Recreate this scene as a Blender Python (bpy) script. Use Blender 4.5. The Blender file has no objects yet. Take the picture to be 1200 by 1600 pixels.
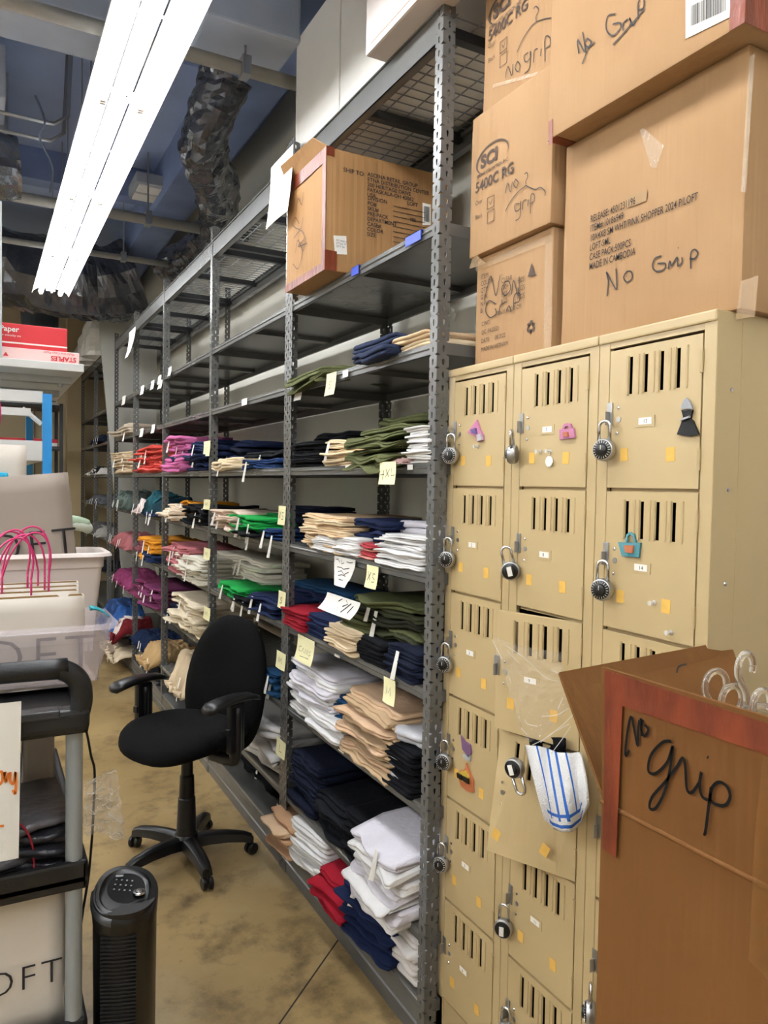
import bpy, bmesh, math, random
from mathutils import Vector, Matrix, noise, Euler
random.seed(7)
scn = bpy.context.scene
COL = scn.collection
PI = math.pi
# ---------------- camera ----------------
yaw, pit, rol, FPX = .4930, .0352, .0172, 1172.7
c_, s_ = math.cos(yaw), math.sin(yaw); cp, sp = math.cos(pit), math.sin(pit); cr, sr = math.cos(rol), math.sin(rol)
R0 = Vector((c_, -s_, 0)); FW = Vector((s_*cp, c_*cp, -sp)); U0 = Vector((s_*sp, c_*sp, cp))
RT = R0*cr+U0*sr; UP = U0*cr-R0*sr; CAM = Vector((0, 0, 1.677))
cd = bpy.data.cameras.new('camera'); cam = bpy.data.objects.new('camera', cd); COL.objects.link(cam)
cd.sensor_fit = 'VERTICAL'; cd.sensor_height = 36; cd.lens = FPX*36/1600; cd.clip_start = .02
cam.matrix_world = Matrix(((RT.x, UP.x, -FW.x, 0), (RT.y, UP.y, -FW.y, 0), (RT.z, UP.z, -FW.z, CAM.z), (0, 0, 0, 1)))
scn.camera = cam
# ---------------- exposure, world ----------------
scn.view_settings.view_transform = 'Standard'; scn.view_settings.look = 'None'
scn.view_settings.gamma = 1; scn.view_settings.use_curve_mapping = False
scn.view_settings.exposure = 0.30
TUBE = 26.0      # strength of the fluorescent tubes
w = bpy.data.worlds.new('world'); scn.world = w; w.use_nodes = True
w.node_tree.nodes['Background'].inputs[0].default_value = (.5, .55, .62, 1)
w.node_tree.nodes['Background'].inputs[1].default_value = .05
try: scn.cycles.use_denoising = True
except Exception: pass

def ray(u, v): return FW+RT*((u-600)/FPX)-UP*((v-800)/FPX)
def at(u, v, X=None, Y=None, Z=None):
    d = ray(u, v)
    t = (X-CAM.x)/d.x if X is not None else (Y-CAM.y)/d.y if Y is not None else (Z-CAM.z)/d.z
    return CAM+d*t
def atp(u, v, p, n):
    d = ray(u, v); n = Vector(n); t = (Vector(p)-CAM).dot(n)/d.dot(n); return CAM+d*t

# ---------------- materials ----------------
def lin(h):
    if isinstance(h, str):
        h = h.lstrip('#'); c = [int(h[i:i+2], 16)/255 for i in (0, 2, 4)]
    else: c = h
    return tuple((x/12.92 if x <= .04045 else ((x+.055)/1.055)**2.4) for x in c)+(1,)
MATS = {}
def mat(name, col, rough=.6, metal=0, var=0, vscale=6, bump=0, bscale=60, col2=None, emit=0, alpha=1, trans=0, stretch=None, sheen=0, spec=.5, detail=4, thin=False):
    if name in MATS: return MATS[name]
    m = bpy.data.materials.new(name); m.use_nodes = True; nt = m.node_tree; N = nt.nodes; L = nt.links
    b = N['Principled BSDF']; c = lin(col)
    b.inputs['Base Color'].default_value = c; b.inputs['Roughness'].default_value = rough
    b.inputs['Metallic'].default_value = metal; b.inputs['Specular IOR Level'].default_value = spec
    if alpha < 1: b.inputs['Alpha'].default_value = alpha
    if trans: b.inputs['Transmission Weight'].default_value = trans
    if sheen: b.inputs['Sheen Weight'].default_value = sheen
    if emit: b.inputs['Emission Color'].default_value = c; b.inputs['Emission Strength'].default_value = emit
    if var or bump:
        tc = N.new('ShaderNodeTexCoord'); mp = N.new('ShaderNodeMapping'); L.new(tc.outputs['Object'], mp.inputs[0])
        if stretch: mp.inputs['Scale'].default_value = stretch
    if var:
        no = N.new('ShaderNodeTexNoise'); no.inputs['Scale'].default_value = vscale; no.inputs['Detail'].default_value = detail
        L.new(mp.outputs[0], no.inputs['Vector'])
        rp = N.new('ShaderNodeValToRGB'); L.new(no.outputs['Fac'], rp.inputs[0]); L.new(rp.outputs[0], b.inputs['Base Color'])
        k = lin(col2) if col2 else tuple(x*(1-var) for x in c[:3])+(1,)
        rp.color_ramp.elements[0].position = .3; rp.color_ramp.elements[1].position = .7
        rp.color_ramp.elements[0].color = k; rp.color_ramp.elements[1].color = c
    if bump:
        n2 = N.new('ShaderNodeTexNoise'); n2.inputs['Scale'].default_value = bscale; n2.inputs['Detail'].default_value = 3
        L.new(mp.outputs[0], n2.inputs['Vector'])
        bp = N.new('ShaderNodeBump'); bp.inputs['Strength'].default_value = bump; bp.inputs['Distance'].default_value = .01
        L.new(n2.outputs['Fac'], bp.inputs['Height']); L.new(bp.outputs[0], b.inputs['Normal'])
    MATS[name] = m; return m
def cloth(col, name=None):
    return mat('cloth_'+(name or col), col, .9, var=.12, vscale=9, bump=.35, bscale=45, sheen=.0, spec=.12)

def cardboard(name, col, col2):
    m = mat(name, col, .75, var=.1, col2=col2, vscale=2.2, spec=.25)
    nt = m.node_tree; N = nt.nodes; L = nt.links; b = N['Principled BSDF']
    tc = N.new('ShaderNodeTexCoord'); mp = N.new('ShaderNodeMapping'); L.new(tc.outputs['Object'], mp.inputs[0])
    mp.inputs['Scale'].default_value = (1, 1, .012)
    n = N.new('ShaderNodeTexNoise'); n.inputs['Scale'].default_value = 42; n.inputs['Detail'].default_value = 2; L.new(mp.outputs[0], n.inputs['Vector'])
    bp = N.new('ShaderNodeBump'); bp.inputs['Strength'].default_value = .6; bp.inputs['Distance'].default_value = .006
    L.new(n.outputs['Fac'], bp.inputs['Height']); L.new(bp.outputs[0], b.inputs['Normal'])
    return m
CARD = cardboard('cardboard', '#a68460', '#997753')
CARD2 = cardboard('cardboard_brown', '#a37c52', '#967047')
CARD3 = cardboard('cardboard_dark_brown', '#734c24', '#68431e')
CARDIN = mat('cardboard_inside', '#96703f', .85, bump=.15, bscale=80)
GREY = mat('grey_steel', '#636361', .27, metal=.1, var=.12, vscale=8, bump=.04, bscale=20)
GREYD = mat('dark_steel', '#3e4043', .5, metal=.2, var=.15, vscale=5)
LOCK = mat('locker_paint', '#b49e74', .38, var=.06, vscale=3, bump=.03, bscale=12)
LOCKSHADE = mat('locker_inside_shade', '#221c13', .8)  # interior shade put into a near-black colour so the louver slots read dark
CHROME = mat('chrome', '#c9c9cc', .18, metal=1)
STEEL = mat('brushed_steel', '#a9a9a8', .35, metal=.9)
BLACK = mat('black_plastic', '#101012', .38)
BLACKM = mat('black_matte', '#0c0c0e', .7)
INK = mat('black_ink', '#231f20', .8)
INKF = mat('faded_ink', '#4b3c33', .85)
INKP = mat('marker_ink', '#2c2626', .7)
WHITE = mat('white_paper', '#e6e3dc', .7, bump=.05)
NOTE = mat('yellow_paper', '#ece5b4', .7)
YTAPE = mat('masking_tape', '#dcae52', .75, var=.15, vscale=40)
def clearmat(name, col='#ffffff', alpha=.18, rough=.08, bump=.6, bscale=30):
    return mat(name, col, rough, alpha=alpha, bump=bump, bscale=bscale, spec=1)
PLASTIC = clearmat('clear_film', '#fff4e0', .12, .1)
CTAPE = clearmat('clear_tape', '#d3b084', .2, .25, .3, 40)

# ---------------- mesh builder ----------------
MW = {}
class MB:
    def __init__(s, M=None): s.v = []; s.f = []; s.mi = []; s.M = M; s.cur = 0
    def add(s, vs, fs, M=None):
        n = len(s.v)
        for p in vs:
            p = Vector(p)
            if M is not None: p = M @ p
            if s.M is not None: p = s.M @ p
            s.v.append(p)
        for f in fs: s.f.append([n+i for i in f]); s.mi.append(s.cur)
        return s
    def box(s, a, b, M=None, bev=0):
        x0, y0, z0 = a; x1, y1, z1 = b
        x0, x1 = min(x0, x1), max(x0, x1); y0, y1 = min(y0, y1), max(y0, y1); z0, z1 = min(z0, z1), max(z0, z1)
        if bev <= 0:
            return s.add([(x0, y0, z0), (x1, y0, z0), (x1, y1, z0), (x0, y1, z0), (x0, y0, z1), (x1, y0, z1), (x1, y1, z1), (x0, y1, z1)],
                  [(0, 3, 2, 1), (4, 5, 6, 7), (0, 1, 5, 4), (1, 2, 6, 5), (2, 3, 7, 6), (3, 0, 4, 7)], M)
        bm = bmesh.new(); r = bmesh.ops.create_cube(bm, size=1)
        bmesh.ops.scale(bm, vec=(x1-x0, y1-y0, z1-z0), verts=bm.verts)
        bmesh.ops.translate(bm, vec=((x0+x1)/2, (y0+y1)/2, (z0+z1)/2), verts=bm.verts)
        bev = min(bev, .49*min(x1-x0, y1-y0, z1-z0))
        bmesh.ops.bevel(bm, geom=bm.edges[:], offset=bev, segments=2, profile=.6, affect='EDGES')
        bm.verts.index_update()
        s.add([v.co.copy() for v in bm.verts], [[v.index for v in f.verts] for f in bm.faces], M); bm.free(); return s
    def tube(s, pts, r, n=8, closed=False, cap=True, M=None, flat=1.0):
        pts = [Vector(p) for p in pts]; m = len(pts); vs = []; fs = []
        t0 = (pts[1]-pts[0]).normalized(); a = Vector((0, 0, 1)) if abs(t0.z) < .9 else Vector((1, 0, 0))
        nrm = t0.cross(a).normalized()
        for i, p in enumerate(pts):
            if closed: t = pts[(i+1) % m]-pts[i-1]
            else: t = pts[min(i+1, m-1)]-pts[max(i-1, 0)]
            t = t.normalized() if t.length > 1e-9 else t0
            nrm = (nrm-t*nrm.dot(t)); nrm = nrm.normalized() if nrm.length > 1e-6 else t.orthogonal().normalized()
            bn = t.cross(nrm); rr = r[i] if isinstance(r, (list, tuple)) else r
            for k in range(n):
                th = 2*PI*k/n; vs.append(p+nrm*(rr*math.cos(th))+bn*(rr*math.sin(th)*flat))
        for i in range(m if closed else m-1):
            j = (i+1) % m
            for k in range(n): fs.append((i*n+k, i*n+(k+1) % n, j*n+(k+1) % n, j*n+k))
        if cap and not closed: fs.append(tuple(range(n))[::-1]); fs.append(tuple((m-1)*n+k for k in range(n)))
        return s.add(vs, fs, M)
    def lathe(s, prof, n=24, M=None):      # prof: (r, z)
        vs = []; fs = []; m = len(prof)
        for r, z in prof:
            for k in range(n): th = 2*PI*k/n; vs.append((r*math.cos(th), r*math.sin(th), z))
        for i in range(m-1):
            for k in range(n): fs.append((i*n+k, i*n+(k+1) % n, (i+1)*n+(k+1) % n, (i+1)*n+k))
        fs.append(tuple(range(n))[::-1]); fs.append(tuple((m-1)*n+k for k in range(n)))
        return s.add(vs, fs, M)
    def prism(s, poly, d, M=None):   # poly of 3D points, extruded by vector d
        n = len(poly); d = Vector(d); vs = [Vector(p) for p in poly]+[Vector(p)+d for p in poly]
        return s.add(vs, [tuple(range(n))[::-1], tuple(range(n, 2*n))]+[(i, (i+1) % n, n+(i+1) % n, n+i) for i in range(n)], M)
    def grid(s, fn, nu, nv, M=None):
        vs = [fn(i/nu, j/nv) for j in range(nv+1) for i in range(nu+1)]
        fs = [(j*(nu+1)+i, j*(nu+1)+i+1, (j+1)*(nu+1)+i+1, (j+1)*(nu+1)+i) for j in range(nv) for i in range(nu)]
        return s.add(vs, fs, M)
    def build(s, name, m, parent=None, world=True, smooth=False, solid=0, label=None, auto=False):
        me = bpy.data.meshes.new(name)
        vs = s.v
        if parent is not None and world:
            inv = MW[parent.name].inverted(); vs = [inv @ v for v in vs]
        off = None
        if parent is None:
            # origin at the base centre of a top-level mesh
            lo = Vector((min(v.x for v in vs), min(v.y for v in vs), min(v.z for v in vs))); hi = Vector((max(v.x for v in vs), max(v.y for v in vs), max(v.z for v in vs)))
            off = Vector(((lo.x+hi.x)/2, (lo.y+hi.y)/2, lo.z)); vs = [v-off for v in vs]
        me.from_pydata([tuple(v) for v in vs], [], s.f)
        ms = m if isinstance(m, (list, tuple)) else [m]
        for q in ms: me.materials.append(q)
        for p, k in zip(me.polygons, s.mi): p.material_index = min(k, len(ms)-1)
        bm = bmesh.new(); bm.from_mesh(me); bmesh.ops.recalc_face_normals(bm, faces=bm.faces); bm.to_mesh(me); bm.free()
        if smooth:
            for p in me.polygons: p.use_smooth = True
            if auto:
                try: me.set_sharp_from_angle(angle=math.radians(35))
                except Exception: pass
        o = bpy.data.objects.new(name, me); COL.objects.link(o)
        if parent is not None: o.parent = parent; MW[o.name] = MW[parent.name]
        else: o.location = off; MW[o.name] = Matrix.Translation(off)
        if solid:
            md = o.modifiers.new('thickness', 'SOLIDIFY'); md.thickness = solid; md.offset = 0
        if label: o['label'] = label
        return o
def thing(name, label, cat, loc=(0, 0, 0), rz=0, group=None, M=None):
    o = bpy.data.objects.new(name, None); COL.objects.link(o); o.empty_display_size = .05
    M = M if M is not None else Matrix.Translation(Vector(loc)) @ Matrix.Rotation(rz, 4, 'Z')
    o.matrix_world = M; MW[o.name] = M.copy()
    o['label'] = label; o['category'] = cat
    if group: o['group'] = group
    return o
def tag(o, label, cat, group=None, kind=None):
    o['label'] = label; o['category'] = cat
    if group: o['group'] = group
    if kind: o['kind'] = kind
    return o
def struct(name, mb, m, **k):
    o = mb.build(name, m, **k); o['kind'] = 'structure'; return o
def frame(o, x, y, z=None):
    x = Vector(x).normalized(); y = Vector(y).normalized(); z = x.cross(y) if z is None else Vector(z)
    o = Vector(o); return Matrix(((x.x, y.x, z.x, o.x), (x.y, y.y, z.y, o.y), (x.z, y.z, z.z, o.z), (0, 0, 0, 1)))
def text(s, size, M, m, parent, name='printed_text', bold=0, sx=1, spacing=1, line=1, align='LEFT', label=None):
    cu = bpy.data.curves.new('t', 'FONT'); cu.body = s; cu.size = size; cu.offset = bold; cu.space_character = spacing; cu.space_line = line; cu.align_x = align
    cu.resolution_u = 3
    to = bpy.data.objects.new('t', cu); COL.objects.link(to); bpy.context.view_layer.update()
    me = bpy.data.meshes.new_from_object(to.evaluated_get(bpy.context.evaluated_depsgraph_get()))
    bpy.data.objects.remove(to); bpy.data.curves.remove(cu)
    me.name = name
    inv = MW[parent.name].inverted(); S = Matrix.Diagonal((sx, 1, 1, 1))
    me.transform(inv @ M @ S); me.materials.clear(); me.materials.append(m)
    for p in me.polygons: p.material_index = 0
    o = bpy.data.objects.new(name, me); COL.objects.link(o); o.parent = parent; MW[o.name] = MW[parent.name]
    if label: o['label'] = label
    return o
def smooth_pts(p, k=5):
    p = [Vector(q) for q in p]
    if len(p) < 3: return p
    out = []
    for i in range(len(p)-1):
        a, b, c, d = p[max(i-1, 0)], p[i], p[i+1], p[min(i+2, len(p)-1)]
        for j in range(k):
            t = j/k; out.append(.5*((2*b)+(c-a)*t+(2*a-5*b+4*c-d)*t*t+(-a+3*b-3*c+d)*t*t*t))
    out.append(p[-1]); return out
def ink(strokes, pt, nrm, width, parent, m=None, name='handwriting', raise_=.0012, sm=True):
    """strokes: lists of pixel points traced from the writing, laid on the plane (pt, nrm)"""
    nrm = Vector(nrm).normalized(); mb = MB()
    for st in strokes:
        ps = [atp(u, v, pt, nrm)+nrm*raise_ for u, v in st]
        if sm: ps = smooth_pts(ps)
        if len(ps) < 2: continue
        L = []; Rr = []
        for i, p in enumerate(ps):
            t = (ps[min(i+1, len(ps)-1)]-ps[max(i-1, 0)])
            if t.length < 1e-9: t = Vector((1, 0, 0))
            sd = t.normalized().cross(nrm)*width/2; L.append(p+sd); Rr.append(p-sd)
        n = len(ps); mb.add(L+Rr, [(i, i+1, n+i+1, n+i) for i in range(n-1)])
    return mb.build(name, m or INKP, parent)
# ================= SETTING =================
XS = 1.155                                   # front of the shelving run
WX = 1.70                                    # wall behind the shelving
CEIL = 4.13
fl = mat('concrete_floor', '#a68d61', .34, var=1, col2='#816b45', vscale=1.6, bump=.08, bscale=10, detail=8)
def floor_nodes(m):
    nt = m.node_tree; N = nt.nodes; L = nt.links; b = N['Principled BSDF']
    tc = N.new('ShaderNodeTexCoord'); src = b.inputs['Base Color'].links[0].from_socket
    def blot(scale, p0, p1, col, fac):
        nonlocal src
        n = N.new('ShaderNodeTexNoise'); n.inputs['Scale'].default_value = scale; n.inputs['Detail'].default_value = 9; n.inputs['Roughness'].default_value = .65
        L.new(tc.outputs['Object'], n.inputs['Vector'])
        r = N.new('ShaderNodeValToRGB'); r.color_ramp.elements[0].position = p0; r.color_ramp.elements[1].position = p1
        r.color_ramp.elements[0].color = (0, 0, 0, 1); r.color_ramp.elements[1].color = (fac, fac, fac, 1); L.new(n.outputs['Fac'], r.inputs[0])
        mx = N.new('ShaderNodeMix'); mx.data_type = 'RGBA'; L.new(r.outputs[0], mx.inputs[0]); L.new(src, mx.inputs[6]); mx.inputs[7].default_value = lin(col)
        src = mx.outputs[2]
    blot(5.5, .50, .68, '#4d3c26', .8); blot(3.1, .52, .68, '#a08f6c', .6); blot(26, .63, .72, '#33271a', .6); blot(90, .71, .74, '#d8cdb4', .8)
    L.new(src, b.inputs['Base Color'])
floor_nodes(fl)
struct('floor', MB().box((-3.2, -2.6, -.1), (WX+.1, 11.2, 0)), fl)
wallm = mat('painted_wall', '#dad7cc', .75, var=.05, vscale=1.2, bump=.03, bscale=40)
struct('wall_right', MB().box((WX, -2.6, 0), (WX+.1, 11.2, CEIL)), wallm)
tan = mat('tan_wall', '#c6b592', .8, var=.08, vscale=1.5)
struct('wall_far', MB().box((-3.2, 11.1, 0), (WX, 11.2, CEIL)), tan)
struct('wall_left', MB().box((-3.3, -2.6, 0), (-3.2, 11.2, CEIL)), wallm)
struct('wall_near', MB().box((-3.2, -2.7, 0), (WX, -2.6, CEIL)), wallm)
ceilm = mat('ceiling_flare_blue', '#a9bbe0', .85, var=.3, vscale=1.1, bump=.15, bscale=6)  # bluish cast of camera flare put into the ceiling colour
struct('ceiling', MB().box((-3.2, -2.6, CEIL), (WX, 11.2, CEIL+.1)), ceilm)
flare_beam = mat('beam_flare_blue', '#8496c0', .7, var=.3, vscale=2.5)  # beams carry the same flare blue in their colour
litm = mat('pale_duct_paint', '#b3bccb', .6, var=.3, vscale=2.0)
struct('trim_1', MB().box((1.21, -2.6, 3.82), (1.47, 11.1, CEIL)), flare_beam)        # beam over the shelving
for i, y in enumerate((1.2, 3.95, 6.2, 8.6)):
    struct('trim_%d' % (i+2), MB().box((-3.2, y, 3.9), (1.21, y+.16, CEIL)), flare_beam)
# floor joint
a = at(440, 1595, Z=0); b = at(531, 1465, Z=0); d = (b-a).normalized(); a2 = a-d*3.2; b2 = b
q = d.cross(Vector((0, 0, 1)))*.003
struct('trim_6', MB().add([a2+q+Vector((0, 0, .0006)), a2-q+Vector((0, 0, .0006)), b2-q+Vector((0, 0, .0006)), b2+q+Vector((0, 0, .0006))], [(0, 1, 2, 3)]), mat('joint', '#2b2118', .9))
# far wall panels seams
for i, x in enumerate((-.9, .15, .62)):
    struct('trim_%d' % (i+7), MB().box((x, 11.08, 0), (x+.02, 11.1, 2.6)), mat('seam', '#857760', .8))
struct('trim_10', MB().box((.98, 9.2, 0), (1.1, 9.3, 0.001)), tan) if False else None

# ---- ceiling services ----
def pipe(p0, p1, r, m, label, grp=None):
    o = MB().tube([p0, p1], r, 10).build('pipe', m, smooth=True); tag(o, label, 'pipe', grp); return o
cream = mat('cream_pipe_paint', '#9d9990', .6, var=.15, vscale=4)
for (u, v), lab, r in (((300, 85), 'cream conduit pipe crossing above the light, nearest to the front', .028),
                    ((200, 338), 'thick cream conduit pipe crossing the middle of the ceiling', .034),
                    ((200, 404), 'farther cream conduit pipe crossing just before the foil duct', .024)):
    p = at(u, v, Z=3.45); t = thing('pipe', lab, 'pipe', (p.x, p.y, 3.45))
    MB().tube([(-3.15, p.y, 3.45), (WX, p.y, 3.45)], r, 12).build('pipe_run', cream, t, smooth=True)
    for x in (-1.4, 1.0): MB().box((x-.02, p.y-r-.006, 3.45-r-.006), (x+.02, p.y+r+.006, 3.45+r+.02), bev=.004).box((x-.005, p.y-.005, 3.45), (x+.005, p.y+.005, 3.9)).build('clamp', STEEL, t)
for v, lab in ((184, 'thin grey conduit at left, the nearer of two'), (212, 'thin grey conduit at left, the farther of two')):
    p = at(40, v, Z=3.6); t = thing('conduit', lab, 'pipe', (p.x, p.y, 3.6))
    MB().tube([(-3.15, p.y, 3.6), (.35, p.y, 3.6), (.42, p.y, 3.66), (.44, p.y, 4.1)], .011, 8).build('conduit_run', STEEL, t, smooth=True)
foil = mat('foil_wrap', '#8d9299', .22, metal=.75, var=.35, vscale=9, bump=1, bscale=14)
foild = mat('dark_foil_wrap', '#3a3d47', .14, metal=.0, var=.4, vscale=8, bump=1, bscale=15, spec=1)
def wrap(pts, r, m, name, label, rn=.16, n=22, k=7, parent=None, flat=1.0, ring=.0):
    ps = smooth_pts(pts, k); mb = MB(); mb.tube(ps, r, n, flat=flat)
    for i, v in enumerate(mb.v):
        c = ps[min(i//n, len(ps)-1)]; d = v-c
        g = 1+rn*noise.noise(v*7)+rn*.6*noise.noise(v*19)+ring*math.sin((i//n)*2.1)
        mb.v[i] = c+d*g
    o = mb.build(name, m, parent, smooth=False)
    if parent is None: tag(o, label, 'duct')
    return o
fx = thing('flexible_duct', 'dark foil flexible duct snaking down between the light and the shelving', 'duct', (1.2, 4.4, 3.4))
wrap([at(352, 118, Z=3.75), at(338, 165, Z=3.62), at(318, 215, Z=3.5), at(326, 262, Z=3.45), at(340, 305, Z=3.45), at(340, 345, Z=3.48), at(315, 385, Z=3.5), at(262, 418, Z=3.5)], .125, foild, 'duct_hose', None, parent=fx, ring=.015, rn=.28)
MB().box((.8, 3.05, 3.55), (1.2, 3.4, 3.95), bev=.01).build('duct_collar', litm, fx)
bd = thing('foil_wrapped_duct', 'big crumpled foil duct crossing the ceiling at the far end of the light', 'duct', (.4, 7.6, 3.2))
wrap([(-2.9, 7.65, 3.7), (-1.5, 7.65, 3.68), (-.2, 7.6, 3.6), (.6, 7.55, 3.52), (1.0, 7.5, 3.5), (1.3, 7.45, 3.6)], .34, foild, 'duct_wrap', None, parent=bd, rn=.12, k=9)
b3 = thing('rectangular_duct', 'grey rectangular ceiling duct at upper left, nearest to the front', 'duct', (-1, 3.7, 3.7))
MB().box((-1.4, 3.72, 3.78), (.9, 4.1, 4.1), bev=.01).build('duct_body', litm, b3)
for x in (-.7, .0): MB().box((x, 3.70, 3.76), (x+.03, 4.12, 4.12)).build('flange', STEEL, b3)
b4 = thing('rectangular_duct', 'wide pale rectangular duct hanging left of the light', 'duct', (-.4, 4.9, 3.7))
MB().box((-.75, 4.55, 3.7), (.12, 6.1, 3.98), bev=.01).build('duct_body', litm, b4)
for y in (4.9, 5.6): MB().box((-.77, y, 3.68), (.14, y+.03, 4.0)).build('flange', STEEL, b4)
b5 = thing('foil_wrapped_duct', 'foil wrapped duct low at far left, lit by the lamp', 'duct', (-.3, 6, 3.4))
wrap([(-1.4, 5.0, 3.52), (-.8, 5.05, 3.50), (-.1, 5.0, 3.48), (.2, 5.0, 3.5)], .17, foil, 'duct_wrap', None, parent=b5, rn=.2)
b6 = thing('foil_wrapped_duct', 'vertical dark wrapped riser behind the far end of the light', 'duct', (.55, 9.3, 2.6))
wrap([(.60, 9.6, 4.1), (.60, 9.6, 3.3), (.58, 9.6, 2.6)], .2, mat('dark_wrap', '#3d434c', .5, var=.3, bump=.5, bscale=9), 'duct_wrap', None, parent=b6, rn=.1)
# black cables under the ceiling
cb = MB().tube(smooth_pts([at(55, 150, Z=3.7), at(70, 190, Z=3.55), at(62, 215, Z=3.5), at(82, 262, Z=3.5), at(78, 300, Z=3.6)], 6), .006, 6).build('loose_cable', mat('grey_cable', '#596478', .6), smooth=True)
tag(cb, 'loose grey cable looping down left of the light', 'cable')
for (u, v, Z, lab) in ((235, 303, 3.9, 'small white box standing in for a square reflection on the ceiling'),):  # box put in where a bright square reflection shows overhead
    p = at(u, v, Z=Z); o = thing('reflection_box', lab, 'box', p)
    MB().box((p.x-.14, p.y-.2, Z), (p.x+.14, p.y+.2, Z+.08), bev=.01).build('box_body', mat('pale_box', '#9fa3a8', .5), o)
    MB().box((p.x-.11, p.y-.16, Z-.01), (p.x+.11, p.y-.02, Z)).build('reflection_panel', WHITE, o)
    MB().box((p.x-.11, p.y+.02, Z-.01), (p.x+.11, p.y+.16, Z)).build('reflection_panel', WHITE, o)

# ---- fluorescent fixtures: each four-foot fixture is a thing ----
tubem = mat('lit_tube', '#fbfdff', .4, emit=TUBE)
refl = mat('white_reflector', '#f2f3f3', .35)
def fixture(xc, y0, y1, z, label, grp):
    t = thing('fluorescent_light', label, 'light', (xc, y0, z), group=grp)
    m = MB(); W_ = .142; c = .052
    # winged reflector cross-section, extruded along the row
    c = .034
    P = [(xc-W_, z), (xc-W_+.012, z+.022), (xc-W_+.04, z+.044), (xc-.06, z+.054), (xc-c, z+.050), (xc-c+.002, z+.040), (xc+c-.002, z+.040), (xc+c, z+.050), (xc+.06, z+.054), (xc+W_-.04, z+.044), (xc+W_-.012, z+.022), (xc+W_, z), (xc+W_+.002, z+.004), (xc+W_-.03, z+.06), (xc+c, z+.10), (xc-c, z+.10), (xc-W_+.03, z+.06), (xc-W_-.002, z+.004)]
    wing = [(W_, 0), (W_-.012, .022), (W_-.04, .044), (.046, .054), (.046, .058), (W_-.03, .06), (W_+.002, .004)]
    chan = [(-c, .100), (-c, .050), (-c+.002, .040), (c-.002, .040), (c, .050), (c, .100)]
    for Q in ([(xc-a, z+b) for a, b in wing], [(xc+a, z+b) for a, b in wing], [(xc+a, z+b) for a, b in chan]):
        n = len(Q); m.add([(x, y0+.003, zz) for x, zz in Q]+[(x, y1-.003, zz) for x, zz in Q], [(i, (i+1) % n, n+(i+1) % n, n+i) for i in range(n)])
    for yy in (y0+.01, (y0+y1)/2, y1-.02): m.box((xc-.07, yy, z+.054), (xc+.07, yy+.01, z+.060))
    m.build('reflector', refl, t)
    for y in (y0+.002, y1-.022): MB().box((xc-c-.001, y, z+.030), (xc+c+.001, y+.02, z+.1)).build('end_plate', refl, t)
    for s in (-1, 1):
        x = xc+s*.075
        MB().tube([(x, y0+.02, z+.018), (x, y1-.02, z+.018)], .019, 10).build('tube_lamp', tubem, t, smooth=True)
        MB().box((x-.012, y0+.004, z-.004), (x+.012, y0+.02, z+.05)).box((x-.012, y1-.02, z-.004), (x+.012, y1-.004, z+.05)).build('lamp_holder', WHITE, t)
    MB().lathe([(.006, -.012), (.008, -.004), (.003, .012)], 8, Matrix.Translation((xc, y1-.12, z))).build('thumb_screw', CHROME, t)
    m = MB()
    for y in (y0+.2, y1-.2): m.tube([(xc, y, z+.1), (xc, y, CEIL-.01)], .004, 6)
    m.build('hanger_rod', STEEL, t)
    return t
LX = .52; LZ = 3.24
names = ['far end of the bright row over the aisle', 'second from the far end of the bright row over the aisle', 'third from the far end of the bright row over the aisle', 'fourth from the far end, at the top edge of the photo']
ys = [7.0-1.2192*i for i in range(8)]
for i in range(7):
    lab = 'white fluorescent fixture, '+names[i] if i < 4 else 'white fluorescent fixture over the aisle, behind the viewpoint row place %s' % ['one', 'two', 'three'][i-4]
    fixture(LX, ys[i+1], ys[i], LZ, lab, 'fluorescent fixtures over the aisle')
nm = ['first', 'second', 'third', 'fourth', 'fifth', 'sixth', 'seventh', 'eighth', 'ninth', 'tenth']
for i in range(10):
    if i < 7: fixture(-2.65, -1.2+i*1.2192, .0192+i*1.2192, LZ, 'added white fluorescent fixture of the unseen leftmost fill row, %s from the near wall' % nm[i], 'added fluorescent fixtures of the leftmost fill row')  # second unseen row, added so more light reaches the shelf backs
    fixture(-1.7, -1.6+i*1.2192, -.3808+i*1.2192, LZ, 'added white fluorescent fixture of the unseen left fill row, %s from the near wall' % nm[i], 'added fluorescent fixtures of the left fill row')  # unseen row added as fill, lengthened to brighten the far wall
# ================= SHELVING =================
PY = [1.844, 3.035, 4.248, 5.514, 6.697, 7.789]         # front posts, from the photo
PY2 = [8.20, 9.265, 10.55]
DEP = .48
WIRE = mat('grey_wire', '#8d9094', .4, metal=.2)
XB = XS+DEP
LV = {1: 3.04, 2: 2.437, 3: 2.094, 4: 1.746, 5: 1.423, 6: 1.075, 7: .726, 8: .344, 9: .14}
PITCH = .0381
def flange_strip(h, w):
    """flat strip with keyhole slots, in local (x across 0..w, z up)"""
    mb = MB(); n = int(h/PITCH); hole = []
    for k in range(14):
        th = -PI/2+2*PI*k/14; cx, cz = w*.52, PITCH*.58
        x = math.cos(th); z = math.sin(th); r = .0044
        if z < -.35: hole.append((cx+x*.0042*.75, cz-.0115-.002*(z < -.9)))
        else: hole.append((cx+x*r, cz+z*r))
    out = []
    for k in range(14):
        th = -PI/2+2*PI*k/14; x, z = math.cos(th), math.sin(th); s = 1/max(abs(x), abs(z))
        out.append((w/2+x*s*w/2, PITCH/2+z*s*PITCH/2))
    for i in range(n):
        b = i*PITCH
        mb.add([(x, 0, z+b) for x, z in out]+[(x, 0, z+b) for x, z in hole], [(k, (k+1) % 14, 14+(k+1) % 14, 14+k) for k in range(14)])
    return mb
HP = 3.125
base_strip = flange_strip(HP, .04)
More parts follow.
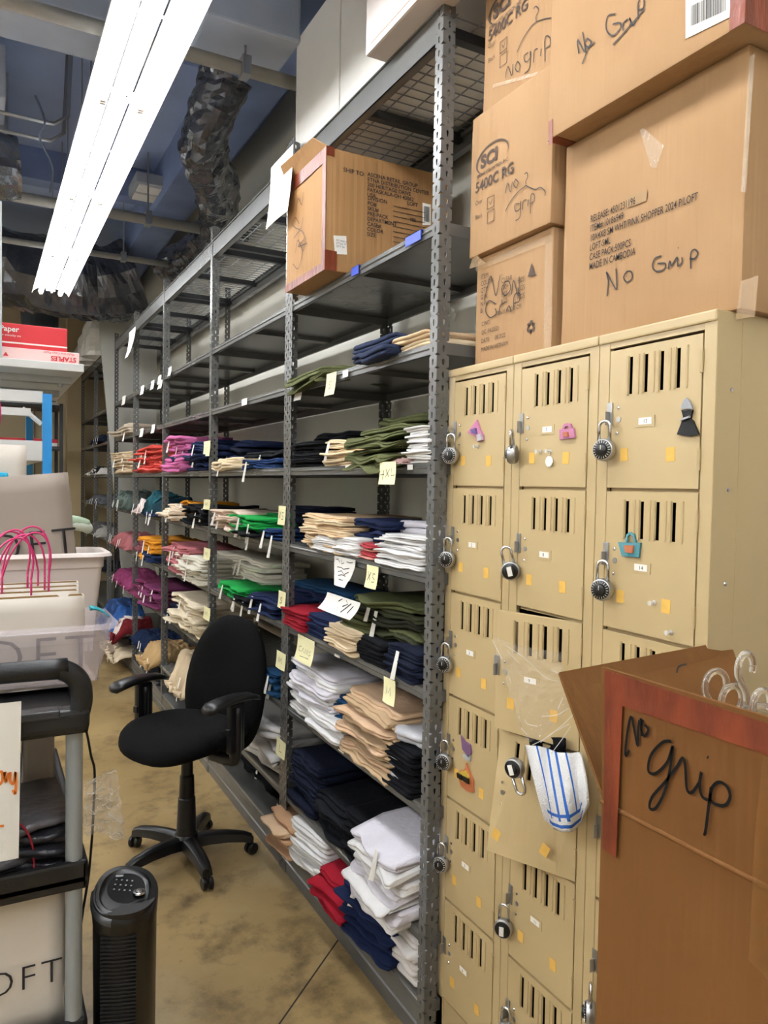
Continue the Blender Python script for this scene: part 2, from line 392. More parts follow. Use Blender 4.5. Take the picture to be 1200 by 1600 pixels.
def post_mb(x, y, sx, sy):
    """angle post with corner at (x,y); flanges run sx along X and sy along Y"""
    mb = MB()
    for v, f in ((base_strip, None),):
        mb.add([(x, y+sy*p.x, p.z) for p in v.v], v.f)
        mb.add([(x+sx*p.x, y, p.z) for p in v.v], v.f)
    mb.box((x-.001, y-.001, 0), (x+sx*.03, y+sy*.03, .004))
    return mb
post_mesh = {}
def post(parent, x, y, sx, sy):
    key = (sx, sy); inv = MW[parent.name].inverted(); loc = inv @ Vector((x, y, 0))
    if key not in post_mesh:
        mb = post_mb(0, 0, sx, sy); o = mb.build('post', GREY, parent, world=False, solid=.002); post_mesh[key] = o.data
    else:
        o = bpy.data.objects.new('post', post_mesh[key]); COL.objects.link(o); o.parent = parent
        md = o.modifiers.new('thickness', 'SOLIDIFY'); md.thickness = .002; md.offset = 0
    o.location = loc; MW[o.name] = MW[parent.name] @ Matrix.Translation(loc); return o
def shelf_panel(parent, y0, y1, z, lip=.034):
    x0, x1 = XS+.003, XB-.003; y0 += .004; y1 -= .004
    mb = MB().box((x0, y0, z-.003), (x1, y1, z))
    # front and rear channel with the rolled rib
    for s, xx in ((1, x0), (-1, x1)):
        mb.box((xx, y0, z-lip), (xx+s*.002, y1, z-.003)); mb.box((xx, y0, z-lip), (xx+s*.014, y1, z-lip+.002))
        mb.prism([(xx, y0, z-.008), (xx-s*.0035, y0, z-.0115), (xx-s*.0035, y0, z-.0145), (xx, y0, z-.018)], (0, y1-y0, 0))
    for yy in (y0, y1-.002): mb.box((x0, yy, z-lip), (x1, yy+.002, z-.003))
    # stiffening channel under the middle
    mb.box((x0+.02, (y0+y1)/2-.03, z-.02), (x1-.02, (y0+y1)/2+.03, z-.003))
    return mb.build('shelf_panel', GREY, parent)
def wire_deck(parent, y0, y1, z):
    mb = MB(); y0 += .004; y1 -= .004
    for xx, s in ((XS+.002, 1), (XB-.002, -1)):
        mb.box((xx, y0, z-.09), (xx+s*.003, y1, z)); mb.box((xx, y0, z-.09), (xx+s*.03, y1, z-.087)); mb.box((xx-s*.006, y0, z-.005), (xx+s*.02, y1, z)); mb.box((xx+s*.003, y0, z-.03), (xx+s*.018, y1, z-.014))
    mb.build('front_and_rear_beam', GREY, parent)
    for yy in (y0+.05, (y0+y1)/2, y1-.07): MB().box((XS+.01, yy, z-.045), (XB-.01, yy+.03, z-.014)).build('cross_bar', GREYD, parent)
    mb = MB(); r = .0017; y = y0+.02
    while y < y1-.01: mb.box((XS+.012, y-r, z-.009), (XB-.012, y+r, z-.009+2*r)); y += .05
    x = XS+.05
    while x < XB-.03: mb.box((x-r, y0, z-.0125), (x+r, y1, z-.009)); x += .085
    mb.build('wire_mesh', WIRE, parent)
def kick(parent, y0, y1):
    mb = MB().box((XS+.002, y0+.004, .0), (XS+.005, y1-.004, .108))
    mb.prism([(XS+.002, y0+.004, .045), (XS-.003, y0+.004, .05), (XS-.003, y0+.004, .056), (XS+.002, y0+.004, .06)], (0, y1-y0-.008, 0))
    mb.build('kick_plate', GREY, parent)
def unit(y0, y1, label, levels, near_post=True, top='wire', mid=None):
    t = thing('steel_shelving_unit', label, 'shelving', ((XS+XB)/2, (y0+y1)/2, 0), group='grey steel shelving bays along the right wall')
    if near_post:
        post(t, XS, y0, 1, 1); post(t, XB, y0, -1, 1)
    if mid == 'both': post(t, XS-.0, y1-.0025, 1, -1); post(t, XB, y1-.0025, -1, -1)
    for l in levels:
        if l == 1: wire_deck(t, y0, y1, LV[1])
        else: shelf_panel(t, y0, y1, LV[l], .034 if l not in (9,) else .034)
    kick(t, y0, y1)
    mb = MB()
    for yy, s in ((y0, 1), (y1, -1)):
        for z in (LV[2]-.02, LV[5]-.02): pass
    return t
ALL = [1, 2, 3, 4, 5, 6, 7, 8, 9]
BAY = []
BAY.append(unit(PY[0], PY[1], 'nearest bay of grey steel shelving, beside the lockers', ALL, mid='both'))
BAY.append(unit(PY[1], PY[2], 'second bay of grey steel shelving, behind the office chair', ALL))
BAY.append(unit(PY[2], PY[3], 'third bay of grey steel shelving from the lockers', ALL))
BAY.append(unit(PY[3], PY[4], 'fourth bay of grey steel shelving from the lockers', ALL))
u5 = unit(PY[4], PY[5], 'fifth bay of grey steel shelving, in front of the slanted board', ALL); BAY.append(u5)
post(u5, XS, PY[5], 1, -1); post(u5, XB, PY[5], -1, -1)
u6 = unit(PY2[0], PY2[1], 'sixth steel shelving bay, half hidden behind the slanted board', ALL); BAY.append(u6)
u7 = unit(PY2[1], PY2[2], 'farthest bay of grey steel shelving against the tan wall', ALL); BAY.append(u7)
post(u7, XS, PY2[2], 1, -1); post(u7, XB, PY2[2], -1, -1)
# slanted pale board
p0 = at(148, 455, Y=8.0); p1 = at(177, 760, Y=8.0)
bm_ = MB().prism([(p0.x, 8.0, p0.z+.1), (p1.x+(p1.x-p0.x)/(p0.z-p1.z)*p1.z, 8.0, 0), (1.60, 8.0, 0), (1.60, 8.0, p0.z-.35)], (0, .02, 0))
o = bm_.build('leaning_board', mat('pale_board', '#a9a8a0', .5, var=.06)); tag(o, 'large pale grey board standing slanted between the fifth and sixth shelving bays', 'board')
# pale column beyond
struct('trim_10', MB().box((1.0, 10.7, 0), (1.22, 10.95, CEIL)), mat('tan_column', '#b7a27b', .7))

def yof(u): return at(u, 758, X=XS).y
def gz(u, v): return at(u, v, X=XS).z
# ---- folded garments ----
def garment_mesh(w, d, t, seed, lobes=2, mess=1.0, droop=0.0, over=.0, nseg=12):
    """a garment folded into leaves: cross-section with rounded front folds, swept along the shelf"""
    rnd = random.Random(seed); mb = MB(); prof = []
    lt = t/lobes
    prof.append((d, 0)); prof.append((d*.5, 0))
    for l in range(lobes):
        fx_ = rnd.uniform(-.012, .012)*mess; zc = lt*(l+.5)
        for a in (-75, -40, 0, 40, 75):
            th = math.radians(a); prof.append((fx_+lt*.6*(1-math.cos(th)), zc+lt*.5*math.sin(th)))
        if l < lobes-1: prof.append((fx_+.03, zc+lt*.5))
    prof += [(d*.3, t), (d*.6, t*1.0), (d, t*.95)]
    m = len(prof); rows = []
    for i in range(nseg+1):
        s = i/nseg; y = (s-.5)*w; e = min(s, 1-s)*nseg
        k = 1 if e > 1.5 else (.86 if e < .5 else .98)
        row = []
        for (x, z) in prof:
            q = Vector((x*3+seed*3.1, y*5, z*8)); n1 = noise.noise(q); n2 = noise.noise(q*2.7)
            xx = x+(.016*n1+.008*n2)*mess*(1 if x < d*.7 else .3); zz = t/2+(z-t/2)*k+(.007*noise.noise(Vector((x*7, y*6, seed*1.7)))+.003*n2)*mess
            xx += (.006 if e < .5 else 0)
            yy = y+.012*mess*noise.noise(Vector((x*5+seed, z*9, s*3)))
            if droop:
                dd = max(0, over-xx); zz -= droop*dd*dd*6+droop*dd*.35
            row.append((xx, yy, zz))
        rows += row
    fs = []
    for i in range(nseg):
        for k in range(m): a = i*m+k; b_ = i*m+(k+1) % m; fs.append((a, b_, b_+m, a+m))
    fs.append(tuple(range(m))[::-1]); fs.append(tuple(nseg*m+k for k in range(m)))
    mb.add(rows, fs); return mb
ORD = ['topmost', 'second from the top', 'third from the top', 'fourth from the top', 'fifth from the top', 'sixth from the top', 'seventh from the top', 'eighth from the top', 'ninth from the top', 'tenth from the top', 'eleventh from the top', 'twelfth from the top', 'thirteenth from the top', 'fourteenth from the top']
SEED = [0]
NAMED = {}
def stack(lv, u0, u1, vtop, n, col, kind, where, depth=.30, off=.0, mess=1.0, droop=0, lobes=2, lean=0, rz=0, tagn=0, cat='clothes', zbase=None, alt=None, vref=None):
    """n garments folded one on another on a shelf; u0,u1: extent seen along the shelf front"""
    ya, yb = yof(u1), yof(u0); yc = (ya+yb)/2; w_ = (yb-ya)
    z0 = LV[lv]+.001 if zbase is None else zbase
    top = gz((u0+u1)/2, vtop)
    if off > .05:   # set back: the height is read at its own depth
        top = at((u0+u1)/2, vtop, X=XS+off).z; ya = at(u1, vtop, X=XS+off).y; yb = at(u0, vtop, X=XS+off).y; yc = (ya+yb)/2; w_ = yb-ya
    ya = max(ya, 1.862); w_ = yb-ya; yc = (ya+yb)/2
    H = max(top-z0, .012*n); t = H/n
    if u1 < 440: mess *= 1.2; tagn = max(tagn, (n+1)//2)
    grp = 'folded clothes: '+where
    for i in range(n):
        SEED[0] += 1; sd = SEED[0]; rnd = random.Random(sd)
        z = z0+i*t
        g = garment_mesh(w_*rnd.uniform(.93, 1.0), min(depth, XB-XS-off-.02), t*1.02, sd, lobes, mess, droop, max(0, -off)+.005+i*lean)
        word = ORD[n-1-i] if n <= 14 else str(n-i)
        if n > 1 and i == 0: word = 'bottom'
        lab = '%s, %s' % (where, word if n > 1 else '')
        lab = lab.rstrip(', ')
        c = alt[i % len(alt)] if alt else col
        o = thing(kind, lab, cat, (XS+off+rnd.uniform(-.008, .008)*mess-i*lean, yc+rnd.uniform(-.008, .008)*mess, z), rz+rnd.uniform(-.04, .04)*mess, group=grp if n > 1 else None) if (tagn and i >= n-tagn) else None
        M = Matrix.Translation((XS+off+rnd.uniform(-.008, .008)*mess-i*lean, yc+rnd.uniform(-.008, .008)*mess, z)) @ Matrix.Rotation(rz+rnd.uniform(-.04, .04)*mess, 4, 'Z')
        if o:
            g.build('cloth', cloth(c), o, world=False, smooth=True)
            yy = rnd.uniform(-.3, .3)*w_; L_ = rnd.uniform(.06, .10)
            MB().add([(-.012, yy-.011, t*.5), (-.012, yy+.009, t*.5), (-.022-.01*rnd.random(), yy+.009+.01, t*.5-L_), (-.022, yy-.009+.01, t*.5-L_)], [(0, 1, 2, 3)]).build('price_tag', WHITE, o, world=False, solid=.0008)
        else:
            me_o = g.build(kind, cloth(c), None, smooth=True)
            off_ = me_o.location.copy()
            for v in me_o.data.vertices: v.co = v.co+off_
            me_o.matrix_world = M; MW[me_o.name] = M
            tag(me_o, lab, cat, grp if n > 1 else None)
    return
def bundle(lv, u0, u1, vtop, col, kind, label, n=9, off=0, tags=2, col2=None, drop=0, cat='clothes', depth=.28):
    """a loosely heaped garment pile: one crumpled thing with ruffled folds and hanging tags"""
    ya, yb = yof(u1), yof(u0); yc = (ya+yb)/2; w_ = yb-ya; z0 = LV[lv]; H = max(gz((u0+u1)/2, vtop)-z0, .03)
    t = thing(kind, label, cat, (XS+off, yc, z0)); SEED[0] += 1; sd = SEED[0]; rnd = random.Random(sd)
    def fn(a, b_):
        x = b_*depth; e = math.sin(PI*min(max(a, .0), 1))**.4; f = min(1, b_/.22)
        ruf = .008*math.sin(a*n*PI*2+9*noise.noise(Vector((b_*5, a*3, sd))))+.020*noise.noise(Vector((a*n*1.3, b_*8, sd)))+.010*noise.noise(Vector((a*n*3.1, b_*19, sd+4)))
        zt = H*(.75+.25*noise.noise(Vector((a*3, b_*2, sd*2.)))+.1)*e*math.sin(f*PI/2)*(1-.3*max(0, b_-.6))
        return (x-1.5*ruf*(1-b_)-drop*(1-f)*.5-.01*(1-f), (a-.5)*w_, max(zt+ruf*e*.8, 0)-drop*(1-f))
    mb = MB().grid(fn, 56, 26)
    # skirt down to the shelf at the front and sides
    mb.grid(lambda a, b_: (fn(a, 0)[0]+.0+.012*math.sin(a*n*2*PI+b_*4), (a-.5)*w_, -drop*(1-b_)-.0), 56, 1)
    mb.build('cloth', cloth(col), t, world=False, smooth=True, solid=.004)
    if col2:
        def f2(a, b_):
            p = fn(.25+a*.5, b_*.8); return (p[0]-.006, p[1], p[2]+.006)
        MB().grid(f2, 16, 8).build('cloth_print', cloth(col2), t, world=False, smooth=True, solid=.003)
    for k in range(tags):
        y = (rnd.random()-.5)*w_*.85; L_ = rnd.uniform(.05, .09); s = rnd.uniform(-.03, .03); z = H*rnd.uniform(.1, .6)-drop
        MB().add([(-.02, y-.011, z), (-.02, y+.011, z), (-.035, y+.011+s, z-L_), (-.035, y-.011+s, z-L_)], [(0, 1, 2, 3)]).build('price_tag', WHITE, t, world=False, solid=.0008)
    return t
# ================= CLOTHES =================
TR = 'folded_trousers'; SW = 'folded_sweater'; TS = 'folded_shirt'
NAVY = '#1d2746'; NAVYD = '#151a2b'; BLK = '#111216'; OLV = '#575a3b'; OLVD = '#3a3c2a'; CREAM = '#dcc7a6'; TANC = '#cfb28f'; WHT = '#e3e1e0'; OFFW = '#d9d3c4'
RED = '#8e1a28'; GRN = '#1f9a47'; TEAL = '#1b3d5e'; KHAKI = '#b89d7c'; ROSE = '#b06a70'; PLUM = '#6b2c4c'; CORAL = '#cc5048'; PINK = '#b4608e'; BLUE = '#2f5fae'; GOLD = '#cf8a26'
# --- bay 1 ---
stack(3, 460, 508, 576, 3, OLV, TR, 'olive folded trousers hanging over the S shelf edge', .34, off=-.04, mess=1.6, droop=1.2)
stack(3, 562, 618, 528, 2, '#2a3147', TR, 'navy folded trousers on the S shelf', .3, off=-.03, mess=1.5, droop=.6)
stack(3, 608, 668, 524, 2, CREAM, TR, 'cream folded trousers beside the navy pair', .3, mess=1.1, alt=[CREAM, TANC])
stack(4, 455, 500, 690, 6, BLK, TR, 'black folded trousers left on the 4XL shelf', .3, mess=1.2)
stack(4, 486, 538, 676, 6, BLK, SW, 'black folded tops behind the cream pile', .25, off=.10, mess=1.6)
stack(4, 502, 562, 686, 6, CREAM, TR, 'cream folded trousers left of the olive heap', .3, mess=1.2, tagn=1)
stack(4, 564, 632, 668, 8, OLV, TR, 'olive folded trousers in the leaning front heap', .34, off=-.035, mess=2.2, droop=.7, lean=-.004, rz=.12)
stack(4, 590, 668, 650, 6, OLV, TR, 'olive folded trousers in the rear heap', .26, off=.12, mess=2.0)
stack(4, 632, 672, 668, 9, WHT, TR, 'white folded trousers behind the corner post', .3, mess=1.0)
bundle(4, 611, 634, 712, '#cfa9a6', 'patterned_top', 'pink patterned top squeezed beside the olive heap', tags=0, n=4)
stack(5, 452, 492, 792, 9, NAVYD, TR, 'navy folded trousers deep in the M shelf corner', .2, off=.16, mess=1.2)
stack(5, 471, 545, 806, 8, TANC, TR, 'tan folded trousers in the tall left pile', .31, mess=1.3, alt=[CREAM, TANC])
stack(5, 545, 590, 812, 6, '#76755a', TR, 'faded green folded trousers behind the white ones', .22, off=.12, mess=1.3)
stack(5, 491, 528, 838, 4, WHT, TR, 'white folded trousers in front of the tan pile', .16, off=-.012, mess=.9)
stack(5, 528, 563, 840, 5, WHT, TR, 'white folded trousers above the torn handwritten note', .16, off=-.01, mess=.9)
stack(5, 560, 588, 850, 4, '#c8877c', TR, 'coral folded trousers between the white piles', .2, off=0, mess=1.1, alt=['#c8877c', '#a03a40'])
stack(5, 556, 632, 812, 5, NAVY, TR, 'navy folded trousers slumped across the shelf', .26, off=.07, mess=2.4, alt=[NAVY, '#222b4d'])
stack(5, 588, 664, 838, 8, WHT, TR, 'white folded trousers beside the corner post', .3, mess=1.3)
stack(5, 630, 680, 815, 3, '#cfccd4', TR, 'pale lilac folded trousers on the white pile', .2, off=.09, mess=1.2)
stack(6, 452, 530, 918, 5, TEAL, TR, 'dark blue folded trousers behind the red pile', .24, off=.17, mess=1.3, alt=[TEAL, NAVY])
stack(6, 447, 482, 954, 5, RED, TR, 'red folded trousers above the yellow note', .3, off=-.01, mess=.8)
stack(6, 482, 524, 966, 5, NAVY, TR, 'navy folded trousers beside the red pile', .26, mess=.6)
stack(6, 524, 566, 955, 5, OLV, TR, 'olive folded trousers below the hanging note', .3, off=.03, mess=1.1)
stack(6, 518, 562, 982, 5, CREAM, TR, 'cream folded trousers before the olive pile', .14, off=-.015, mess=.9)
stack(6, 566, 655, 942, 8, OLVD, TR, 'dark olive folded trousers in the crumpled heap', .3, off=.06, mess=2.6, alt=[OLVD, OLV, '#2b2b22'], tagn=2)
stack(6, 562, 606, 1002, 4, BLK, TR, 'black folded trousers before the olive heap', .16, mess=.8)
stack(6, 606, 656, 1015, 5, NAVYD, TR, 'blue black folded trousers beside the corner post', .2, mess=.8, tagn=1)
stack(7, 454, 520, 1048, 8, WHT, TR, 'white folded trousers in the tall pile on the M shelf', .34, mess=1.3, alt=[WHT, '#d3cfd6'])
stack(7, 495, 548, 1092, 5, TEAL, TR, 'denim blue folded trousers on the M shelf', .26, off=.03, mess=1.0)
stack(7, 488, 542, 1122, 3, WHT, TR, 'white folded trousers under the denim blue ones', .12, off=-.02, mess=1.0)
stack(7, 540, 622, 1100, 11, KHAKI, TR, 'khaki folded trousers in the big sagging pile', .32, off=-.01, mess=1.7, alt=[KHAKI, '#c9a98a', '#ab9173'])
stack(7, 600, 650, 1142, 4, '#c3c3c8', TR, 'pale grey folded trousers beside the black pile', .26, off=.02, mess=2.2)
stack(7, 612, 656, 1172, 9, BLK, TR, 'black folded trousers in the corner pile', .22, off=-.005, mess=.7)
stack(8, 456, 500, 1192, 6, NAVYD, TR, 'dark navy folded trousers at the far end of the low shelf', .3, mess=1.2)
stack(8, 500, 548, 1262, 4, '#16181d', TR, 'charcoal folded trousers on the low shelf', .3, mess=1.4)
stack(8, 545, 600, 1290, 6, BLK, TR, 'black folded trousers left of the slumping white heap', .3, mess=1.2)
stack(8, 520, 600, 1230, 7, BLK, SW, 'black folded tops in the dark rear heap', .2, off=.2, mess=1.6)
stack(8, 582, 658, 1312, 8, WHT, TR, 'white folded trousers slumping over the low shelf edge', .38, off=-.075, mess=1.5, droop=.55, lean=-.002, alt=[WHT, '#d6d2da'], tagn=1)
stack(9, 443, 478, 1282, 5, '#b58f6e', TR, 'brown patterned folded trousers by the second post', .3, off=-.05, mess=2.0, alt=['#b58f6e', '#d2b393'])
stack(9, 470, 520, 1306, 8, WHT, TR, 'white folded trousers on the bottom shelf', .34, off=-.02, mess=.9, rz=.1)
stack(9, 508, 540, 1368, 3, '#cfccc9', TR, 'small pale roll beside the bottom white pile', .14, off=-.005, mess=2.0)
stack(9, 528, 566, 1352, 5, NAVY, TR, 'navy folded trousers behind the red ones', .2, off=.12, mess=1.4)
stack(9, 524, 572, 1382, 6, '#9b1b2b', TR, 'bright red folded trousers on the bottom shelf', .34, off=-.05, mess=1.2, droop=.5, rz=.12)
stack(9, 568, 636, 1400, 8, NAVY, TR, 'navy folded trousers with a white tag', .36, off=-.04, mess=1.7, rz=.15, tagn=1)
stack(9, 628, 662, 1468, 4, '#d8d3d0', TR, 'white folded trousers in the bottom corner', .3, off=0, mess=1.2)
bundle(3, 672, 712, 522, '#d6c8c6', 'patterned_top', 'white and red patterned top at the end of the S shelf', tags=0, n=5) if False else None
# --- bay 2 ---
stack(4, 336, 368, 716, 2, CREAM, SW, 'cream sweaters at the left of the second bay', .3, off=-.01, mess=1.6)
stack(4, 334, 392, 692, 4, NAVYD, SW, 'black and navy sweaters behind the cream ones', .25, off=.14, mess=2.2, alt=[NAVYD, NAVY])
stack(4, 372, 437, 706, 3, BLK, SW, 'black sweaters with a hanging tag', .3, off=.03, mess=1.8, tagn=1)
stack(4, 384, 438, 718, 2, '#20365f', SW, 'blue sweaters low beside the second post', .3, off=-.03, mess=1.6, tagn=1)
stack(5, 334, 376, 798, 4, '#d9c2b0', SW, 'pinkish cream sweaters left in the second bay', .3, off=-.02, mess=2.0, tagn=1)
stack(5, 362, 412, 806, 4, GRN, SW, 'bright green sweaters on the middle shelf', .34, off=-.01, mess=1.7, tagn=1)
stack(5, 400, 437, 803, 3, GRN, SW, 'bright green sweaters next to the second post', .2, off=.12, mess=1.2)
stack(5, 380, 414, 829, 2, BLK, SW, 'black sweaters before the green ones', .2, off=-.035, mess=1.8, tagn=1)
stack(5, 412, 438, 828, 3, '#20365f', SW, 'navy sweaters squeezed against the second post', .3, off=-.01, mess=1.6)
stack(6, 336, 416, 870, 6, OFFW, SW, 'off white sweaters deep in the second bay', .24, off=.17, mess=1.4)
stack(6, 343, 384, 916, 3, GRN, SW, 'green sweaters on the lower shelf', .3, off=.0, mess=1.5)
stack(6, 376, 425, 914, 3, GRN, SW, 'green sweaters farther back on the lower shelf', .22, off=.14, mess=1.2)
stack(6, 372, 400, 936, 3, BLK, SW, 'black sweaters before the lower green ones', .28, off=-.01, mess=1.6)
stack(6, 392, 437, 934, 4, NAVY, SW, 'navy sweaters behind the chair back', .3, off=-.01, mess=1.6, tagn=1)
stack(7, 414, 438, 1052, 6, TEAL, SW, 'dark blue sweaters right of the chair back', .3, off=-.01, mess=1.8, tagn=1)
stack(8, 340, 438, 1110, 4, '#dedbd9', SW, 'white sweaters behind the chair arm', .3, off=-.0, mess=2.2)
stack(9, 372, 436, 1180, 4, BLK, SW, 'black garments in the dark bottom of the second bay', .25, off=.12, mess=1.8)
# --- bay 3 ---
stack(4, 262, 292, 684, 5, PINK, SW, 'pink sweaters on the third bay shelf', .32, off=-.01, mess=2.0, tagn=1)
stack(4, 272, 326, 692, 6, NAVY, SW, 'navy sweaters heaped beside the pink ones', .34, off=.0, mess=2.3)
stack(5, 262, 283, 790, 3, '#d7c4ac', SW, 'cream tops with long tags in the third bay', .3, off=-.02, mess=2.2, tagn=2)
stack(5, 272, 293, 784, 4, GOLD, SW, 'mustard tops in the third bay', .28, off=.05, mess=2.0)
stack(5, 290, 324, 790, 4, BLK, SW, 'black tops with tags in the third bay', .3, off=-.01, mess=2.0, tagn=2)
stack(6, 263, 300, 852, 6, ROSE, SW, 'dusty rose sweaters in the third bay', .34, off=-.01, mess=1.6, tagn=1)
stack(6, 282, 324, 870, 6, OFFW, SW, 'off white sweaters beside the rose ones', .32, off=-.02, mess=1.7, tagn=1)
stack(7, 262, 280, 950, 3, NAVYD, SW, 'navy top left of the cream sweaters', .3, off=-.02, mess=2.0)
stack(7, 277, 322, 936, 8, '#d9cbb2', SW, 'cream ribbed sweaters in the third bay', .34, off=-.02, mess=2.0, tagn=2)
bundle(8, 274, 298, 1015, '#cbb89c', 'crumpled_top', 'cream top trailing off the low shelf in the third bay', tags=2, n=5, drop=.04, off=-.02)
bundle(8, 264, 285, 1004, '#5a3f25', 'crumpled_top', 'brown top deep on the low shelf of the third bay', tags=0, n=5, off=.1)
# --- bay 4 ---
stack(4, 214, 250, 698, 7, CORAL, SW, 'coral red tops in the leaning pile', .32, off=-.01, mess=1.8, tagn=2)
bundle(5, 226, 251, 766, '#17323c', 'crumpled_top', 'dark teal top with tags in the fourth bay', tags=4, n=7, col2='#22515a', off=-.02)
bundle(5, 213, 229, 778, '#c7b3ae', 'crumpled_top', 'pale pink lace top in the fourth bay', tags=2, n=5, off=-.02)
bundle(5, 236, 252, 796, NAVY, 'crumpled_top', 'navy top at the shelf edge of the fourth bay', tags=3, n=5, off=-.04)
stack(6, 224, 250, 842, 5, GOLD, SW, 'mustard sweaters in the fourth bay', .34, off=-.02, mess=2.0, tagn=2)
stack(6, 213, 228, 852, 3, '#77434a', SW, 'maroon sweaters left of the mustard ones', .3, off=-.0, mess=1.8, tagn=1)
stack(6, 232, 251, 866, 2, '#1c2a4d', SW, 'navy sweaters below the mustard ones', .2, off=-.045, mess=1.6, tagn=1)
stack(7, 214, 238, 912, 6, PLUM, SW, 'plum sweaters at the left of the fourth bay', .34, off=-.02, mess=2.0, tagn=1)
stack(7, 232, 252, 918, 6, '#73355a', SW, 'plum sweaters at the right of the fourth bay', .34, off=-.02, mess=2.0, tagn=1)
bundle(8, 212, 246, 990, '#16233f', 'crumpled_top', 'navy top slumped on the low shelf of the fourth bay', tags=3, n=6, off=-.03)
bundle(8, 236, 252, 1000, '#a98b62', 'crumpled_top', 'tan top with a bunch of white tags', tags=6, n=5, off=-.05, drop=.05)
# --- bay 5 ---
stack(3, 184, 206, 664, 2, '#a89a88', SW, 'grey beige tops high in the fifth bay', .32, off=-.02, mess=1.8, tagn=2)
stack(4, 180, 206, 706, 5, '#b9a488', SW, 'beige sweaters in the fifth bay', .32, off=-.02, mess=1.8, tagn=1)
bundle(5, 180, 206, 764, '#3b443f', 'crumpled_top', 'grey green plaid top in the fifth bay', tags=5, n=8, col2='#59655f', off=-.02)
bundle(6, 179, 206, 828, '#93575a', 'crumpled_top', 'dusty rose top in the fifth bay', tags=4, n=7, off=-.03)
bundle(7, 181, 206, 886, '#7b3358', 'crumpled_top', 'plum top in the fifth bay', tags=3, n=8, off=-.02)
bundle(8, 180, 202, 935, '#2b4f86', 'crumpled_top', 'bright blue top in the fifth bay', tags=1, n=7, col2='#27395f', off=-.12, drop=.06)
bundle(8, 200, 207, 962, '#6a1f24', 'crumpled_top', 'red and white top beside the bright blue one', tags=1, n=5, col2='#cfc4bd', off=-.1, drop=.08)
bundle(9, 184, 207, 1002, '#cdbba0', 'crumpled_top', 'cream floral top spilling from the bottom of the fifth bay', tags=2, n=7, col2='#8f7f70', off=-.12, drop=.04)
bundle(9, 210, 246, 1030, '#14151a', 'crumpled_top', 'black top at the bottom of the fourth bay', tags=4, n=5, off=.05)
# --- far bays ---
bundle(4, 141, 163, 728, '#bdb8b2', 'crumpled_top', 'black and white striped top in the sixth bay', tags=3, n=7, col2='#16171a', off=-.03)
bundle(5, 142, 163, 770, '#4c4d52', 'crumpled_top', 'dark grey top with hanging tags in the sixth bay', tags=5, n=7, off=-.03)
bundle(6, 142, 163, 815, '#8d8a84', 'crumpled_top', 'grey patterned top in the sixth bay', tags=3, n=7, col2='#4b4a49', off=-.04)
bundle(3, 146, 163, 680, '#141a2c', 'crumpled_top', 'navy top with long white tags in the sixth bay', tags=4, n=6, off=-.03)
bundle(7, 146, 166, 880, '#15161c', 'crumpled_top', 'black top low in the sixth bay', tags=1, n=6, off=-.03)
# plastic wrapped bundles on the top deck of the far bay
film = mat('milky_film', '#f4f2ee', .25, alpha=.75, bump=.8, bscale=22, spec=.8)
for i, (y, h, nme) in enumerate(((8.9, .48, 'nearest'), (9.35, .40, 'middle'), (9.8, .3, 'farthest'))):
    t = thing('wrapped_bundle', 'plastic wrapped white bundle on top of the far shelving, %s of three' % nme, 'bundle', (XS+.1, y, LV[1]), group='plastic wrapped bundles on the far top shelf')
    mb = MB()
    def fn(a, b, h=h, y=y, i=i):
        th = a*2*PI; r = 1+.12*noise.noise(Vector((math.cos(th)*2, math.sin(th)*2, b*4+i*7))); k = (1-.35*b**3)
        return (XS+.06+.24*r*k*math.cos(th), y+.2*r*k*math.sin(th), LV[1]+h*b)
    mb.grid(fn, 24, 10); n = 25; top = len(mb.v)-n; mb.f.append([top+k for k in range(24)]); mb.mi.append(0)
    mb.build('film', film, t)
# ================= NOTES ON SHELVES =================
NF = XS-.006
def note(u0, v0, u1, v1, label, strokes=None, m=NOTE, x=None, curl=.01, skew=0, kind='sticky_note', tear=False, cat='note', wd=.0022):
    """paper note hanging on the plane x, corners read from the photo"""
    x = NF if x is None else x
    a = at(u0, v0, X=x); b = at(u1, v0, X=x); c = at((u0+u1)/2, v1, X=x); H = a.z-c.z; y0, y1 = a.y, b.y
    t = thing(kind, label, cat, (x, (y0+y1)/2, c.z))
    def fn(s, q):
        yy = y0+(y1-y0)*s-skew*q; zz = a.z-H*q+(b.z-a.z)*s*.0
        if tear: yy = y0+(y1-y0)*(.5+(s-.5)*(1-.5*q**2)); zz += .01*noise.noise(Vector((s*6, q*3, v0)))
        return (x-.001-curl*q*q-.004*math.sin(s*PI)*q, yy, zz)
    MB().grid(fn, 6, 6).build('paper', m, t, solid=.0006)
    if strokes:
        st = [[fn((p[0]), (p[1])) for p in s] for s in strokes]
        mb = MB()
        for s in st:
            ps = [Vector(q)+Vector((-.0014, 0, 0)) for q in s]; L = []; R = []
            for i, p in enumerate(ps):
                tt = ps[min(i+1, len(ps)-1)]-ps[max(i-1, 0)]; sd = tt.normalized().cross(Vector((1, 0, 0)))*wd/2; L.append(p+sd); R.append(p-sd)
            n = len(ps); mb.add(L+R, [(i, i+1, n+i+1, n+i) for i in range(n-1)])
        mb.build('handwriting', INKP, t)
    return t
S_ = [[(.62, .42), (.5, .36), (.4, .42), (.42, .5), (.58, .56), (.6, .66), (.46, .72), (.36, .66)]]
M_ = [[(.3, .65), (.33, .35), (.48, .58), (.62, .33), (.68, .66)]]
XL_ = [[(.12, .35), (.1, .58), (.34, .55)], [(.3, .38), (.27, .8)], [(.42, .33), (.66, .68)], [(.66, .32), (.44, .7)], [(.76, .3), (.78, .62), (.96, .58)]]
L_ = [[(.4, .3), (.42, .7), (.68, .68)]]
